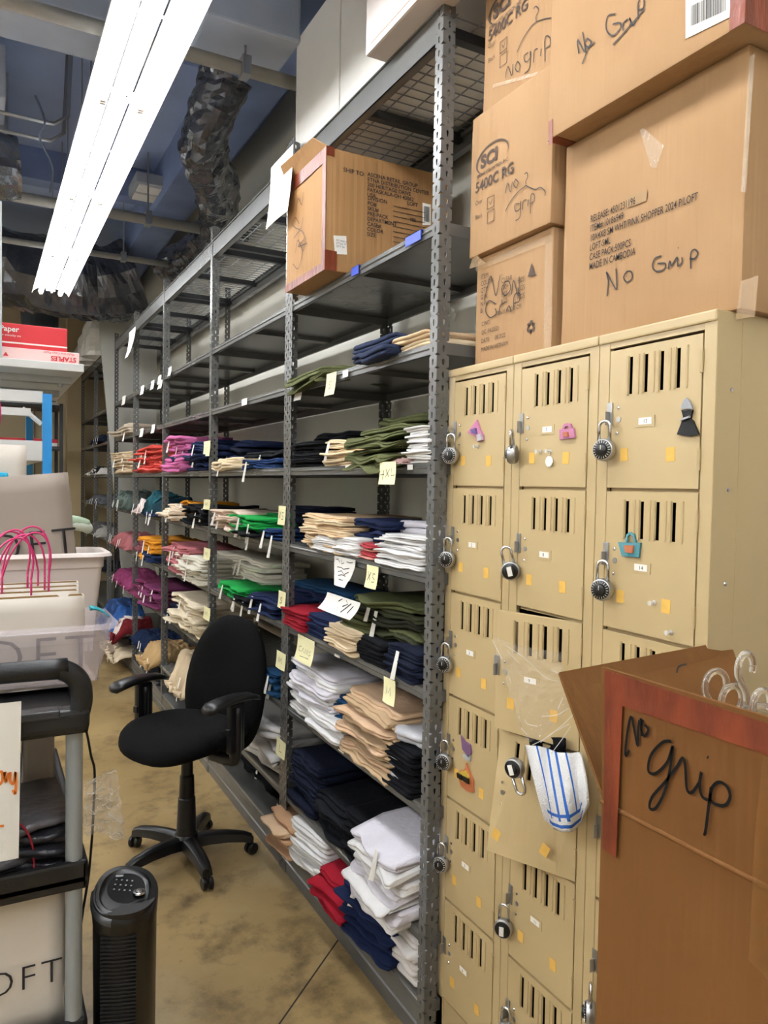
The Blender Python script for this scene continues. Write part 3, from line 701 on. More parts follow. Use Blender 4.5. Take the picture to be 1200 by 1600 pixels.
XS_ = [[(.2, .3), (.45, .65)], [(.45, .3), (.2, .68)], [(.8, .34), (.62, .34), (.62, .5), (.8, .58), (.78, .7), (.6, .7)]]
TWO = [[(.3, .3), (.5, .22), (.6, .35), (.3, .5), (.64, .48)], [(.3, .62), (.6, .88)], [(.6, .6), (.32, .9)]]
CAN = [[(.3, .42), (.18, .45), (.16, .6), (.3, .62)], [(.36, .62), (.42, .44), (.5, .62)], [(.55, .63), (.55, .45), (.66, .63), (.66, .44)], [(.72, .45), (.72, .63)], [(.86, .46), (.78, .48), (.86, .6), (.77, .64)], [(.3, .8), (.8, .76)]]
note(511, 585, 526, 618, 'pale yellow note marked S on the upper shelf edge', S_)
note(594, 722, 619, 757, 'pale yellow note marked 4XL on the shelf edge below the olive heap', XL_, skew=.01, x=NF-.045)
note(574, 882, 592, 919, 'pale yellow note marked XS on the shelf edge below the white pile', XS_)
note(466, 990, 492, 1034, 'large yellow note with underlined writing below the red trousers', CAN, curl=.02, skew=.01)
note(600, 1056, 618, 1098, 'pale yellow note marked M on the shelf edge', M_, skew=.012)
note(463, 592, 474, 626, 'small cream tag note under the olive trousers', None, m=WHITE)
for v0, v1, s, lab in ((790, 820, XS_, 'highest on the second post'), (922, 950, S_, 'second highest on the second post'), (1015, 1045, M_, 'marked M on the second post'), (1150, 1182, L_, 'marked L on the second post'), (1255, 1288, TWO, 'lowest on the second post')):
    note(433 if v0 > 1000 else 436, v0, 447, v1, 'pale yellow size note '+lab, s, x=XS-.003, curl=.006, wd=.003)
for v0, v1, lab in ((690, 713, 'highest on the third post'), (780, 796, 'second highest on the third post'), (855, 874, 'third highest on the third post'), (946, 968, 'lowest on the third post')):
    note(319, v0, 329, v1, 'pale yellow size note '+lab, M_, x=XS-.003, curl=.006, wd=.003)
note(248, 596, 254, 608, 'small white shelf tag in the third bay, on the second post side', None, m=WHITE)
for i, (u, v) in enumerate(((266, 575), (250, 588), (239, 596), (223, 604), (194, 620), (222, 670), (240, 664))):
    note(u-2.5, v, u+2.5, v+13, 'narrow white shelf tag in the far bays, %s from the chair' % ['first', 'second', 'third', 'fourth', 'fifth', 'sixth', 'seventh'][i], None, m=WHITE, kind='shelf_tag', cat='tag')
# small white label patches on shelf edges
def patch(u, v, du, dv, name, label, m=WHITE):
    a = at(u-du, v-dv, X=NF+.001); b = at(u+du, v+dv, X=NF+.001)
    o = MB().box((NF, a.y, b.z), (NF+.001, b.y, a.z)).build(name, m); tag(o, label, 'sticker'); return o
for u, v, lab in ((540, 584, 'torn white sticker on the S shelf edge'), (544, 731, 'torn white sticker left on the 4XL shelf edge'), (641, 730, 'torn white sticker near the corner post on the 4XL shelf edge'),
                  (527, 1025, 'torn white sticker on the shelf edge below the cream trousers'), (533, 1174, 'white sticker on the shelf edge below the khaki pile'), (530, 1328, 'white sticker on the low shelf edge'), (382, 628, 'tiny white sticker on the second bay upper shelf edge')):
    patch(u, v, 4, 4, 'torn_sticker', lab)
# torn handwritten sheets
scrib = [[(.12, .18), (.2, .08), (.3, .2)], [(.38, .1), (.38, .22), (.5, .16)], [(.62, .1), (.76, .18), (.9, .1)], [(.18, .36), (.4, .34), (.52, .4), (.8, .36)], [(.25, .5), (.45, .48), (.6, .54), (.82, .5)], [(.3, .64), (.5, .6), (.75, .66)], [(.4, .78), (.6, .76), (.7, .8)]]
note(523, 868, 556, 916, 'torn white handwritten sheet taped under the shelf edge', scrib, m=WHITE, tear=True, kind='handwritten_sheet', curl=.02, wd=.003)
note(512, 925, 564, 960, 'second torn white sheet hanging below the first one', [[(.5, .1), (.42, .3)], [(.62, .12), (.7, .3), (.6, .5)], [(.78, .2), (.66, .8)], [(.86, .3), (.82, .75)], [(.5, .6), (.56, .85)]], m=WHITE, tear=False, kind='handwritten_sheet', curl=.03, skew=-.02, wd=.004, x=NF-.02)
# folded paper on the far posts
note(202, 520, 212, 560, 'crumpled white sheet tied to the fifth post', None, m=WHITE, tear=True, kind='paper_sheet', curl=.05, x=XS-.02)

# ================= LOCKERS =================
LXF = 1.212; LY = 1.866; LW = .3048; LD = .40
def slots(k):
    return [.062+.0085+i*.037 for i in range(4)]
def door_mesh(wd, ht, louv_top=.020, louv_h=.078):
    """door in local coords: y from 0 (hinge side = wd... left=0) to -wd, z 0..ht, front x=0, with four real louver openings"""
    mb = MB(); th = .016; sl = [.056+i*.041 for i in range(4)]; sw = .0085
    zc0, zc1 = ht-louv_top-louv_h, ht-louv_top
    ys_ = [0.0]
    for a in sl: ys_ += [a, a+sw]
    ys_.append(wd); zs = [0, zc0, zc1, ht]
    for i in range(len(ys_)-1):
        for j in range(3):
            if j == 1 and i % 2 == 1: continue
            y0, y1, z0, z1 = -ys_[i], -ys_[i+1], zs[j], zs[j+1]
            mb.add([(0, y0, z0), (0, y1, z0), (0, y1, z1), (0, y0, z1)], [(0, 1, 2, 3)])
    for a in sl:      # opening walls
        for y in (-a, -a-sw): mb.add([(0, y, zc0), (.0012, y, zc0), (.0012, y, zc1), (0, y, zc1)], [(0, 1, 2, 3)])
    # door edges
    mb.add([(0, 0, 0), (th, 0, 0), (th, 0, ht), (0, 0, ht)], [(0, 1, 2, 3)]).add([(0, -wd, 0), (th, -wd, 0), (th, -wd, ht), (0, -wd, ht)], [(0, 1, 2, 3)])
    mb.add([(0, 0, 0), (th, 0, 0), (th, -wd, 0), (0, -wd, 0)], [(0, 1, 2, 3)]).add([(0, 0, ht), (th, 0, ht), (th, -wd, ht), (0, -wd, ht)], [(0, 1, 2, 3)])
    # pressed ribs: one hooded rib left of each opening, and a plain one between
    for a in sl:
        for yy, wv, hh in ((a-.0075, .007, .004), (a+.0215, .006, .0025)):
            pts = []
            for k in range(5):
                th_ = PI*k/4; pts.append((-hh*math.sin(th_), -(yy+wv/2-wv/2*math.cos(th_))))
            n = 5; z0, z1 = zc0-.003, zc1+.003
            mb.add([(x, y, z0+.006*(1 if k in (0, 4) else 0)) for k, (x, y) in enumerate(pts)]+[(x, y, z1) for x, y in pts], [(k, k+1, n+k+1, n+k) for k in range(4)]+[(0, 1, 2, 3, 4), (5, 6, 7, 8, 9)])
    return mb
def rivet(mb, y, z, r=.004, d=.0025):
    mb.lathe([(r, 0), (r*.8, d*.7), (r*.3, d)], 8, Matrix(((0, 0, -1, 0), (0, 1, 0, y), (1, 0, 0, z), (0, 0, 0, 1))))
DW = .238; DOFF = .034; DH = LW-.008
columns = []
numbers = [['1', '2', '3', '4', '5', '6'], ['7', '8', '9', '10', '11', '12'], ['13', '14', '15', '16', '17', '18']]
labs = ['left tan steel locker column beside the shelving post, six doors', 'middle tan steel locker column with the bent open doors', 'right tan steel locker column behind the open carton, its side showing']
HINGED = {}
for k in range(3):
    O = Vector((LXF, LY-k*LW, 0)); t = thing('locker', labs[k], 'locker', O, group='tan lockers')
    del t['group']
    LM = Matrix.Translation(O)
    w0 = .0008; w1 = LW-.0008
    mb = MB(LM)
    # shell: sides, back, top, shelves
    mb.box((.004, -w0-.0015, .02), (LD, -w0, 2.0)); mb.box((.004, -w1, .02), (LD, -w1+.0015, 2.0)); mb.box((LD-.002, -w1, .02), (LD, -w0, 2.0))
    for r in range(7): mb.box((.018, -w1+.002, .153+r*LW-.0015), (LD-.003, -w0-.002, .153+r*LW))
    mb.build('inner_shell', LOCKSHADE, t)
    mb = MB(LM)
    mb.box((0, -DOFF+.002, .0), (.012, -w0, 2.0), bev=.002); mb.box((0, -w1, 0), (.012, -DOFF-DW-.003, 2.0), bev=.002)
    mb.box((.001, -DOFF-DW-.003, 1.984), (.012, -DOFF+.002, 2.0))
    for r in range(1, 6): mb.box((.013, -DOFF-DW, .153+r*LW-.006), (.02, -DOFF, .153+r*LW+.006))
    mb.box((.004, -w1+.03, .03), (.012, -w0-.03, .148))           # recessed base
    for y in (-w0-.03, -w1): mb.box((0, y, 0), (.02, y+.03, .15))
    mb.box((.003, -w1-.0004, 0), (LD, -w1+.0006, 2.0)); mb.box((.003, -w0-.0006, 0), (LD, -w0+.0004, 2.0))
    mb.build('frame', LOCK, t)
    MB(LM).box((-.004, -w1, 1.996), (LD, -w0, 2.018), bev=.004).build('top_cap', LOCK, t)
    if k == 2:
        MB(LM).box((.07, -w1-.0012, 0), (.072, -w1, 2.0)).box((.3, -w1-.0012, 0), (.302, -w1, 2.0)).build('side_seam', LOCK, t)
        mb = MB(LM)
        for z in (1.87, 1.68, 1.5, 1.2, .9): mb.lathe([(.005, 0), (.004, .002), (.001, .0035)], 8, Matrix.Translation((.045, -w1, z)) @ Matrix.Rotation(PI/2, 4, 'X'))
        mb.build('side_rivets', CHROME, t)
    for r in range(6):
        z0 = .153+(5-r)*LW+.004
        DM = LM @ Matrix.Translation((0, -DOFF, z0))
        ajar = None
        if k == 1 and r == 2: ajar = math.radians(17)
        if k == 1 and r == 3: ajar = math.radians(17)
        if ajar is not None:
            H = Matrix.Translation((0, -DW, 0)); DM = LM @ Matrix.Translation((0, -DOFF, z0)) @ H @ Matrix.Rotation(ajar, 4, 'Z') @ H.inverted()
        HINGED[(k, r)] = DM
        dm = door_mesh(DW, DH)
        if k == 1 and r == 3:      # this door is bent: its lower free corner is pushed out, the upper one folded back
            for i, v in enumerate(dm.v):
                f = max(0, 1+v.y/DW)
                zz = v.z/DH
                dm.v[i] = Vector((v.x-(.022*(1-zz)-.0)*f+.03*zz*f, v.y+.0*f, v.z-.004*f))
        dm2 = MB(DM); dm2.add(dm.v, dm.f)
        d = dm2.build('door', LOCK, t)
        if ajar is not None: d['label'] = 'bent ajar door, %s' % ('ninth number, swung out at its left edge' if r == 2 else 'below it, lower corner pushed out')
        # hinges
        for zz in (z0+.035, z0+DH-.075): MB(LM).tube([(-.002, -DOFF-DW-.001, zz), (-.002, -DOFF-DW-.001, zz+.042)], .0035, 8).build('hinge', LOCK, d)
        # rivets, peephole
        m = MB(DM)
        rivet(m, -.028, .172); rivet(m, -.026, .118); m.build('rivets', CHROME, d)
        m = MB(DM); m.lathe([(.0062, 0), (.0062, .0012), (.001, .0012)], 12, Matrix(((0, 0, -1, 0), (0, 1, 0, -.029), (1, 0, 0, .147), (0, 0, 0, 1)))); m.build('keyhole_disc', STEEL, d)
        # recess handle / hasp
        if not (k == 1 and r == 3):
            m = MB(DM); m.box((-.003, .004, .135), (-.001, -.012, .185), bev=.0008); m.box((-.016, -.0028, .136), (-.003, -.0052, .165), bev=.0008); m.build('hasp', STEEL, d)
        # number plate
        if not (k, r) in ((0, 0), (0, 3), (1, 3)):
            m = MB(DM); m.box((-.0012, -.078, .127), (0, -.128, .150)); pl = m.build('number_plate', LOCK, d)
            m = MB(DM); m.box((-.0018, -.086, .132), (-.0011, -.120, .146)); m.build('paper_slip', WHITE, d)
            M = DM @ frame((-.0021, -.098, .1345), (0, -1, 0), (0, 0, 1))
            text(numbers[k][r], .012, M, INK, d, 'number')
        # yellow tape squares
        for (yy, zz, w_, h_) in ((-.047, .071, .021, .027), (-.170, .068, .022, .028)):
            if (k, r) == (0, 3) and yy > -.1: zz += .01
            m = MB(DM @ Matrix.Translation((0, yy, zz)) @ Matrix.Rotation(random.uniform(-.06, .06), 4, 'X')); m.box((-.0007, -w_/2, -h_/2), (0, w_/2, h_/2)); 
            if (k, r) == (1, 3): m = MB(DM @ Matrix.Translation((-.048+(.012 if yy < -.1 else 0)*2, yy, zz-.01)) @ Matrix.Rotation(.4, 4, 'X')); m.box((-.0007, -w_/2, -h_/2), (0, w_/2, h_/2))
            m.build('tape_square', YTAPE, d)
# ---- padlocks ----
dialn = mat('dial_black', '#0b0b0c', .3)
def padlock(u, v, label, X=None, ang=0.35, tilt=0, white=False, sh=.046, r=.0245, face=(-1, 0, 0)):
    X = LXF-.022 if X is None else X
    p = at(u, v, X=X)
    # local: x to the viewer side (face normal), built facing -X then turned about Z
    M = Matrix.Translation(p) @ Matrix.Rotation(ang, 4, 'Z') @ Matrix.Rotation(tilt, 4, 'X')
    t = thing('padlock', label, 'padlock', M=M)
    A = Matrix(((0, 0, -1, 0), (0, 1, 0, 0), (1, 0, 0, 0), (0, 0, 0, 1)))
    MB().lathe([(r*.2, -.010), (r*.9, -.010), (r, -.006), (r, .005), (r*.93, .009), (r*.86, .010), (r*.1, .010)], 28, A).build('lock_body', STEEL, t, world=False, smooth=True, auto=True)
    d = MB().lathe([(r*.84, .0095), (r*.84, .0115), (r*.55, .0135), (r*.5, .0175), (r*.42, .0185), (r*.05, .0185)], 24, A).build('dial', dialn, t, world=False, smooth=True, auto=True)
    if white:
        MB().box((-.0198, -.006, -.012), (-.0186, .006, .012), bev=.0003).build('dial_sticker', WHITE, d, world=False)
    else:
        m = MB()
        for k in range(20):
            a = 2*PI*k/20; q = Matrix.Rotation(a, 4, 'X') @ Matrix.Translation((0, 0, r*.70)); m.box((-.0135, -.0004, -.0022), (-.0118, .0004, .0022), q)
        m.box((-.0190, -.0006, 0), (-.0186, .0006, r*.4)); m.build('dial_ticks', WHITE, d, world=False)
    c = .0125
    pts = [(0, -c, r*.75), (0, -c, r+sh*.55)]+[(0, -c*math.cos(PI*k/8), r+sh*.55+c*math.sin(PI*k/8)) for k in range(1, 8)]+[(0, c, r+sh*.55), (0, c, r*.75)]
    MB().tube(pts, .0036, 10).build('shackle', CHROME, t, world=False, smooth=True)
    return t
cols_ = ['left', 'middle', 'right']
for (u, v, lab, kw) in (
    (704, 712, 'black dial padlock on the top door of the left locker column', dict(ang=.5)),
    (699, 874, 'black dial padlock on the second door of the left locker column', dict(ang=.5)),
    (695, 1038, 'black dial padlock on the third door of the left locker column', dict(ang=.5)),
    (694, 1190, 'black dial padlock on the fourth door of the left locker column', dict(ang=.5)),
    (689, 1350, 'black dial padlock on the fifth door of the left locker column', dict(ang=.5)),
    (801, 710, 'padlock turned sideways on the top door of the middle column', dict(ang=-.9, tilt=.3)),
    (798, 892, 'white dial padlock on the second door of the middle column', dict(ang=.75, white=True, tilt=-.25)),
    (787, 1450, 'padlock with a white square on its dial, middle column fifth door', dict(ang=.6, white=True, sh=.045)),
    (790, 1612, 'padlock at the bottom edge of the photo, middle column', dict(ang=.4)),
    (944, 703, 'largest looking black dial padlock, top door of the right column', dict(ang=.35)),
    (941, 921, 'black dial padlock on the second door of the right column', dict(ang=.35)),
    (922, 1582, 'padlock turned sideways low beside the big open carton', dict(ang=-.7, sh=.05))):
    padlock(u, v, lab, **kw)
padlock(804, 1200, 'padlock with white dial hanging upside down on the bent door', X=LXF-.085, ang=.4, tilt=PI-.35, white=True)

# ---- magnets and pins ----
def magnet(name, label, cat, polys, X=LXF-.001, th=.005, bead=None):
    p0 = at(polys[0][0][0][0], polys[0][0][0][1], X=X); t = thing(name, label, cat, p0)
    for i, (pl, m, nm, lift) in enumerate(polys):
        mb = MB(); P = [at(u, v, X=X) for u, v in pl]; P = [Vector((X-lift, q.y, q.z)) for q in P]; mb.prism(P, (-th, 0, 0)); mb.build(nm, m, t)
    return t
def beadm(n, c): return mat(n, c, .35, var=.45, vscale=700, bump=.6, bscale=800, spec=.9)
PKB = beadm('pink_beads', '#e58bb8'); BKB = mat('black_beads', '#0c0c0f', .5, bump=.3, bscale=700, spec=.4); SVB = beadm('silver_beads', '#b9bcc2'); TLB = beadm('teal_beads', '#4fa7b4'); ORB = beadm('orange_beads', '#e07a3a'); PUB = beadm('purple_beads', '#6a4e9c'); YLB = beadm('yellow_beads', '#e8c63c'); WHB = beadm('white_beads', '#e0e0e0'); PLM = beadm('mauve_beads', '#8a5a8c')
magnet('beaded_magnet', 'pink beaded bow magnet on the top door of the left column', 'magnet', [
    ([(747, 656), (752, 672), (757, 680), (757, 688), (748, 691), (745, 682), (732, 676), (738, 668)], PKB, 'pink_bow', 0), ([(739, 671), (747, 669), (749, 679), (741, 677)], PUB, 'purple_patch', .005), ([(749, 679), (755, 678), (757, 687), (750, 690)], WHB, 'white_tip', .005)])
magnet('beaded_magnet', 'pink beaded handbag magnet on the top door of the middle column', 'magnet', [
    ([(876, 671), (898, 669), (900, 684), (877, 687)], PKB, 'bag', 0), ([(881, 671), (882, 664), (887, 661), (893, 662), (896, 670), (892, 670), (890, 666), (886, 666), (884, 671)], PKB, 'bag_handle', 0), ([(884, 676), (891, 675), (892, 682), (885, 683)], ORB, 'orange_patch', .005)])
magnet('beaded_magnet', 'black beaded dress magnet with a silver top, right column top door', 'magnet', [
    ([(1067, 641), (1084, 641), (1081, 654), (1085, 658), (1094, 679), (1080, 682), (1060, 679), (1068, 658), (1070, 652)], BKB, 'dress', 0), ([(1075, 622), (1080, 628), (1085, 639), (1066, 639), (1070, 628)], SVB, 'bodice', .001), ([(1068, 655), (1082, 650), (1082, 653), (1069, 658)], SVB, 'belt', .005)])
magnet('beaded_magnet', 'teal beaded tote magnet on the second door of the right column', 'magnet', [
    ([(968, 847), (1003, 848), (1000, 871), (974, 869)], TLB, 'tote', 0), ([(979, 847), (981, 835), (987, 831), (993, 835), (996, 848), (993, 848), (991, 838), (987, 835), (983, 838), (982, 847)], TLB, 'tote_handle', 0), ([(980, 852), (994, 852), (993, 864), (982, 863)], ORB, 'orange_patch', .005)])
magnet('beaded_magnet', 'purple feather magnet on the fourth door of the left column', 'magnet', [
    ([(722, 1149), (728, 1158), (736, 1163), (738, 1176), (734, 1184), (729, 1176), (724, 1170)], PLM, 'feather', 0), ([(725, 1177), (737, 1180), (736, 1190), (726, 1184)], WHB, 'white_card', 0)])
magnet('sun_magnet', 'orange and yellow sun magnet wearing sunglasses on the left column', 'magnet', [
    ([(730, 1192), (735, 1205), (741, 1218), (741, 1231), (742, 1238), (732, 1236), (722, 1228), (718, 1212), (721, 1203), (728, 1202)], ORB, 'sun_rays', 0), ([(722, 1205), (731, 1204), (736, 1213), (736, 1224), (725, 1220), (720, 1211)], YLB, 'sun_face', .004), ([(719, 1206), (726, 1210), (727, 1218), (720, 1214)], dialn, 'sunglass_lens', .008), ([(728, 1211), (737, 1216), (737, 1224), (729, 1219)], dialn, 'sunglass_lens', .008)])
p = at(858, 721, X=LXF-.004); t = thing('key_tag', 'round white tag hanging from a pin on the middle column top door', 'tag', p)
MB().lathe([(.0005, -.001), (.013, -.001), (.013, .001), (.0005, .001)], 24, Matrix.Translation(p) @ Matrix(((0, 0, -1, 0), (0, 1, 0, 0), (1, 0, 0, 0), (0, 0, 0, 1)))).build('disc', WHITE, t)
MB().tube([p+Vector((0, 0, .012)), p+Vector((.001, 0, .022))], .0008, 6).build('ring', CHROME, t)
CLR = clearmat('clear_plastic', '#f2f0ec', .45, .08, 0)
for i, (u, v, lab) in enumerate(((747, 698, 'clear push pin below the pink bow magnet'), (845, 706, 'clear push pin left over the round white tag'), (860, 705, 'clear push pin right over the round white tag'), (1023, 942, 'clear push pin on the second door of the right column'), (1049, 988, 'small clear hook low on the second door of the right column'))):
    p = at(u, v, X=LXF); A = Matrix.Translation(p) @ Matrix(((0, 0, -1, 0), (0, 1, 0, 0), (1, 0, 0, 0), (0, 0, 0, 1)))
    o = MB().lathe([(.0055, 0), (.0055, .002), (.0025, .004), (.0025, .012), (.005, .014), (.005, .016), (.001, .0165)], 12, A).build('push_pin', CLR, smooth=True, auto=True); tag(o, lab, 'pin')
# towel hanging out of the bent door
tw = thing('striped_towel', 'white towel with blue stripes hanging out of the bent locker door', 'towel', at(870, 1300, X=LXF-.09))
TE = mat('terry_white', '#dcdad8', .95, bump=.7, bscale=300, sheen=.3); TB = mat('terry_blue', '#2a63b8', .95, bump=.7, bscale=300)
top = [(822, 1164), (838, 1166), (856, 1170), (872, 1176), (890, 1178), (907, 1176)]
bot = [(852, 1280), (866, 1294), (880, 1300), (893, 1298), (907, 1285), (919, 1258)]
def lerp_pts(P, s):
    f = s*(len(P)-1); i = min(int(f), len(P)-2); k = f-i; return P[i][0]*(1-k)+P[i+1][0]*k, P[i][1]*(1-k)+P[i+1][1]*k
def tfn(s, q):
    a = lerp_pts(top, s); b = lerp_pts(bot, s); mid = ((a[0]+b[0])/2+(-2+6*s), (a[1]+b[1])/2)
    u = a[0]*(1-q)**2+2*mid[0]*q*(1-q)+b[0]*q*q; v = a[1]*(1-q)**2+2*mid[1]*q*(1-q)+b[1]*q*q
    X = LXF-.035-.04*math.sin(q*PI*.7)-.012*math.sin(s*11+q*2)-.01*math.sin(s*5)
    return at(u, v, X=X)
mb = MB(); nu, nv = 40, 24
for j in range(nv+1):
    for i in range(nu+1): mb.v.append(tfn(i/nu, j/nv))
for j in range(nv):
    for i in range(nu):
        mb.f.append([j*(nu+1)+i, j*(nu+1)+i+1, (j+1)*(nu+1)+i+1, (j+1)*(nu+1)+i]); mb.mi.append(0)
for i in range(len(mb.f)):
    c = i % nu; rr = i//nu
    if c in (8, 15, 16, 22, 23, 29) and rr < 21 and not (c in (29,) and rr > 18): mb.mi[i] = 1
    if rr in (19, 22) and 4 < c < 36: mb.mi[i] = 1
ob = mb.build('towel_cloth', [TE, TB], tw, smooth=True, solid=.006)
# clear film stretched over the ajar door
fm = thing('clear_film', 'clear crinkled plastic film taped over the ajar locker door', 'film', at(850, 1070, X=LXF-.08))
def ffn(s, q):
    a = lerp_pts([(772, 992), (800, 1004), (840, 1014), (878, 1018)], s); b = lerp_pts([(816, 1138), (828, 1160), (850, 1150), (892, 1104)], s)
    u = a[0]*(1-q)+b[0]*q; v = a[1]*(1-q)+b[1]*q
    base = HINGED[(1, 2)].inverted(); 
    n = HINGED[(1, 2)].to_3x3() @ Vector((-1, 0, 0)); P0 = HINGED[(1, 2)] @ Vector((-.010, 0, 0))
    p = atp(u, v, P0, n)
    r = noise.noise(Vector((s*4+q*7, q*3-s*6, 2)))*.016+abs(noise.noise(Vector((s*3+q*14, q*4-s*11, 8))))*.014
    return p+n*(.002+abs(r))
MB().grid(ffn, 40, 40).build('film_sheet', clearmat('shiny_film', '#fff8ea', .12, .06, .7, 45), fm)
GLINT = clearmat('film_glint', '#fffdf6', .55, .12, 0)  # glints on the film folds, put in as pale ribbons
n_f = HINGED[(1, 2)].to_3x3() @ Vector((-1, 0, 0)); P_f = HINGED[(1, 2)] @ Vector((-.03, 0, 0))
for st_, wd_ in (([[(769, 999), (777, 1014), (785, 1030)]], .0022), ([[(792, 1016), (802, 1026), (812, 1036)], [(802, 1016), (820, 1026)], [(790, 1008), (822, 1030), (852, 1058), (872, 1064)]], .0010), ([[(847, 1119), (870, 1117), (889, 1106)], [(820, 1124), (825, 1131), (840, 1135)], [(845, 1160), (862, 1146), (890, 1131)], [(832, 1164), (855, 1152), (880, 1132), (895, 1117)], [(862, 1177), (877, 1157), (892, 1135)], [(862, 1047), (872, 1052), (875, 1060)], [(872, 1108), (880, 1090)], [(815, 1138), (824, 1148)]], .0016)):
    for q_ in st_: ink([q_], P_f, n_f, wd_, fm, GLINT, 'film_crease_glint')

bc = thing('black_cloth', 'black cloth crammed in the bent locker door above the striped towel', 'clothes', at(855, 1165, X=LXF-.03))
MB().grid(lambda s, q: at(826+58*s, 1148+34*q+6*s, X=LXF-.02-.015*math.sin(s*9)*math.sin(q*5)), 16, 8).build('cloth', cloth('#0e0e10', 'black_cloth'), bc, solid=.004, smooth=True)
# ================= CARTONS =================
REDT = mat('red_tape', '#80391f', .4, var=.5, vscale=26, bump=.3, bscale=60, stretch=(1, 1, .3), spec=.4)
def carton(name, label, x0, x1, y0, y1, z0, z1, m=CARD, cat='carton', rz=0, dent=.0025, group=None):
    t = thing(name, label, cat, ((x0+x1)/2, (y0+y1)/2, z0), group=group)
    sd = x0*7+y0*13+z0*3
    bm = bmesh.new(); bmesh.ops.create_cube(bm, size=1)
    bmesh.ops.scale(bm, vec=(x1-x0, y1-y0, z1-z0), verts=bm.verts); bmesh.ops.translate(bm, vec=((x0+x1)/2, (y0+y1)/2, (z0+z1)/2), verts=bm.verts)
    bmesh.ops.bevel(bm, geom=bm.edges[:], offset=.005, segments=2, profile=.6, affect='EDGES')
    bmesh.ops.subdivide_edges(bm, edges=bm.edges[:], cuts=5, use_grid_fill=True)
    cx, cy, cz = (x0+x1)/2, (y0+y1)/2, (z0+z1)/2
    for v in bm.verts:
        q = v.co*4+Vector((sd, 0, 0)); k = (noise.noise(q)-.5)*dent
        v.co += Vector(((v.co.x-cx), (v.co.y-cy), 0)).normalized()*k if (v.co.z > z0+.01) else Vector((0, 0, 0))
    bm.verts.index_update(); mb = MB(); mb.add([v.co.copy() for v in bm.verts], [[v.index for v in f.verts] for f in bm.faces]); bm.free()
    b = mb.build('carton_body', m, t, smooth=True, auto=True)
    # flap seams along the top middle
    MB().box((cx-.0015, y0+.01, z1-.001), (cx+.0015, y1-.01, z1+.0012)).build('flap_seam', CARDIN, t)
    return t
def txt(parent, s, u, v, ht, X=None, Y=None, m=INK, bold=.0, sx=1, line=1, spacing=1, name='printed_text', rot=0):
    """printed lines on a face parallel to the aisle (X given) or facing the viewer (Y given); u,v: where the first line starts"""
    if X is not None: o = at(u, v, X=X)+Vector((-.0012, 0, 0)); M = frame(o, (0, -1, 0), (0, 0, 1))
    else: o = at(u, v, Y=Y)+Vector((0, -.0012, 0)); M = frame(o, (1, 0, 0), (0, 0, 1))
    if rot: M = M @ Matrix.Rotation(rot, 4, 'Z')
    return text(s, ht, M, m, parent, name, bold, sx, spacing, line)
def sticker(parent, uv, X=None, Y=None, m=WHITE, name='sticker', lift=.0010, th=.0004):
    n = Vector((-1, 0, 0)) if X is not None else Vector((0, -1, 0))
    P = [(at(u, v, X=X) if X is not None else at(u, v, Y=Y))+n*lift for u, v in uv]
    return MB().prism(P, n*th).build(name, m, parent)
def barcode(parent, uv0, uv1, uv3, X=None, Y=None, n=34, seed=1, lift=.0018, vertical=True):
    f = lambda p: (at(p[0], p[1], X=X) if X is not None else at(p[0], p[1], Y=Y))
    a, b, d = f(uv0), f(uv1), f(uv3); nn = Vector((-1, 0, 0)) if X is not None else Vector((0, -1, 0)); rnd = random.Random(seed); mb = MB(); s = 0
    while s < 1:
        w_ = rnd.choice((.008, .012, .02)); P = [a+(b-a)*s, a+(b-a)*min(1, s+w_), a+(b-a)*min(1, s+w_)+(d-a), a+(b-a)*s+(d-a)]
        mb.add([p+nn*lift for p in P], [(0, 1, 2, 3)]); s += w_+rnd.choice((.008, .012, .018))
    return mb.build('barcode', INK, parent)
BX = 1.25
T0 = 2.019
# left stack on the lockers
yL, yR = at(743, 500, X=BX).y, at(863, 460, X=BX).y
z1 = at(745, 405, X=BX).z
A = carton('cardboard_box', 'small carton on the lockers, lowest of the left stack, recycling symbol printed', BX, 1.57, yR, yL, T0, z1-.001)
txt(A, 'ITEM:\nCOLOR:\nQTY:\nG.W:\nN.W:\nB/', 752, 437, .019, X=BX, m=INKF, line=1.0, sx=.85)
txt(A, '-\nCLEAR\n100+\n9.07\n8.10', 784, 432, .019, X=BX, m=INKF, line=1.0, sx=.85)
txt(A, 'PCS\nKGS\nKGS', 809, 443, .019, X=BX, m=INKF, line=1.15, sx=.9)
txt(A, '37.0x31.0x32.0 CM', 774, 494, .016, X=BX, m=INKF, sx=.9)
txt(A, 'C/NO.:\nQC  PASSED:\nDATE:      08/2022\nMADE IN VIETNAM', 753, 510, .017, X=BX, m=INKF, line=1.4, sx=.85)
P = [at(u, v, X=BX)+Vector((-.0012, 0, 0)) for u, v in ((825, 433), (838, 430), (831, 411))]
MB().add(P, [(0, 1, 2)]).build('printed_triangle', INKF, A)
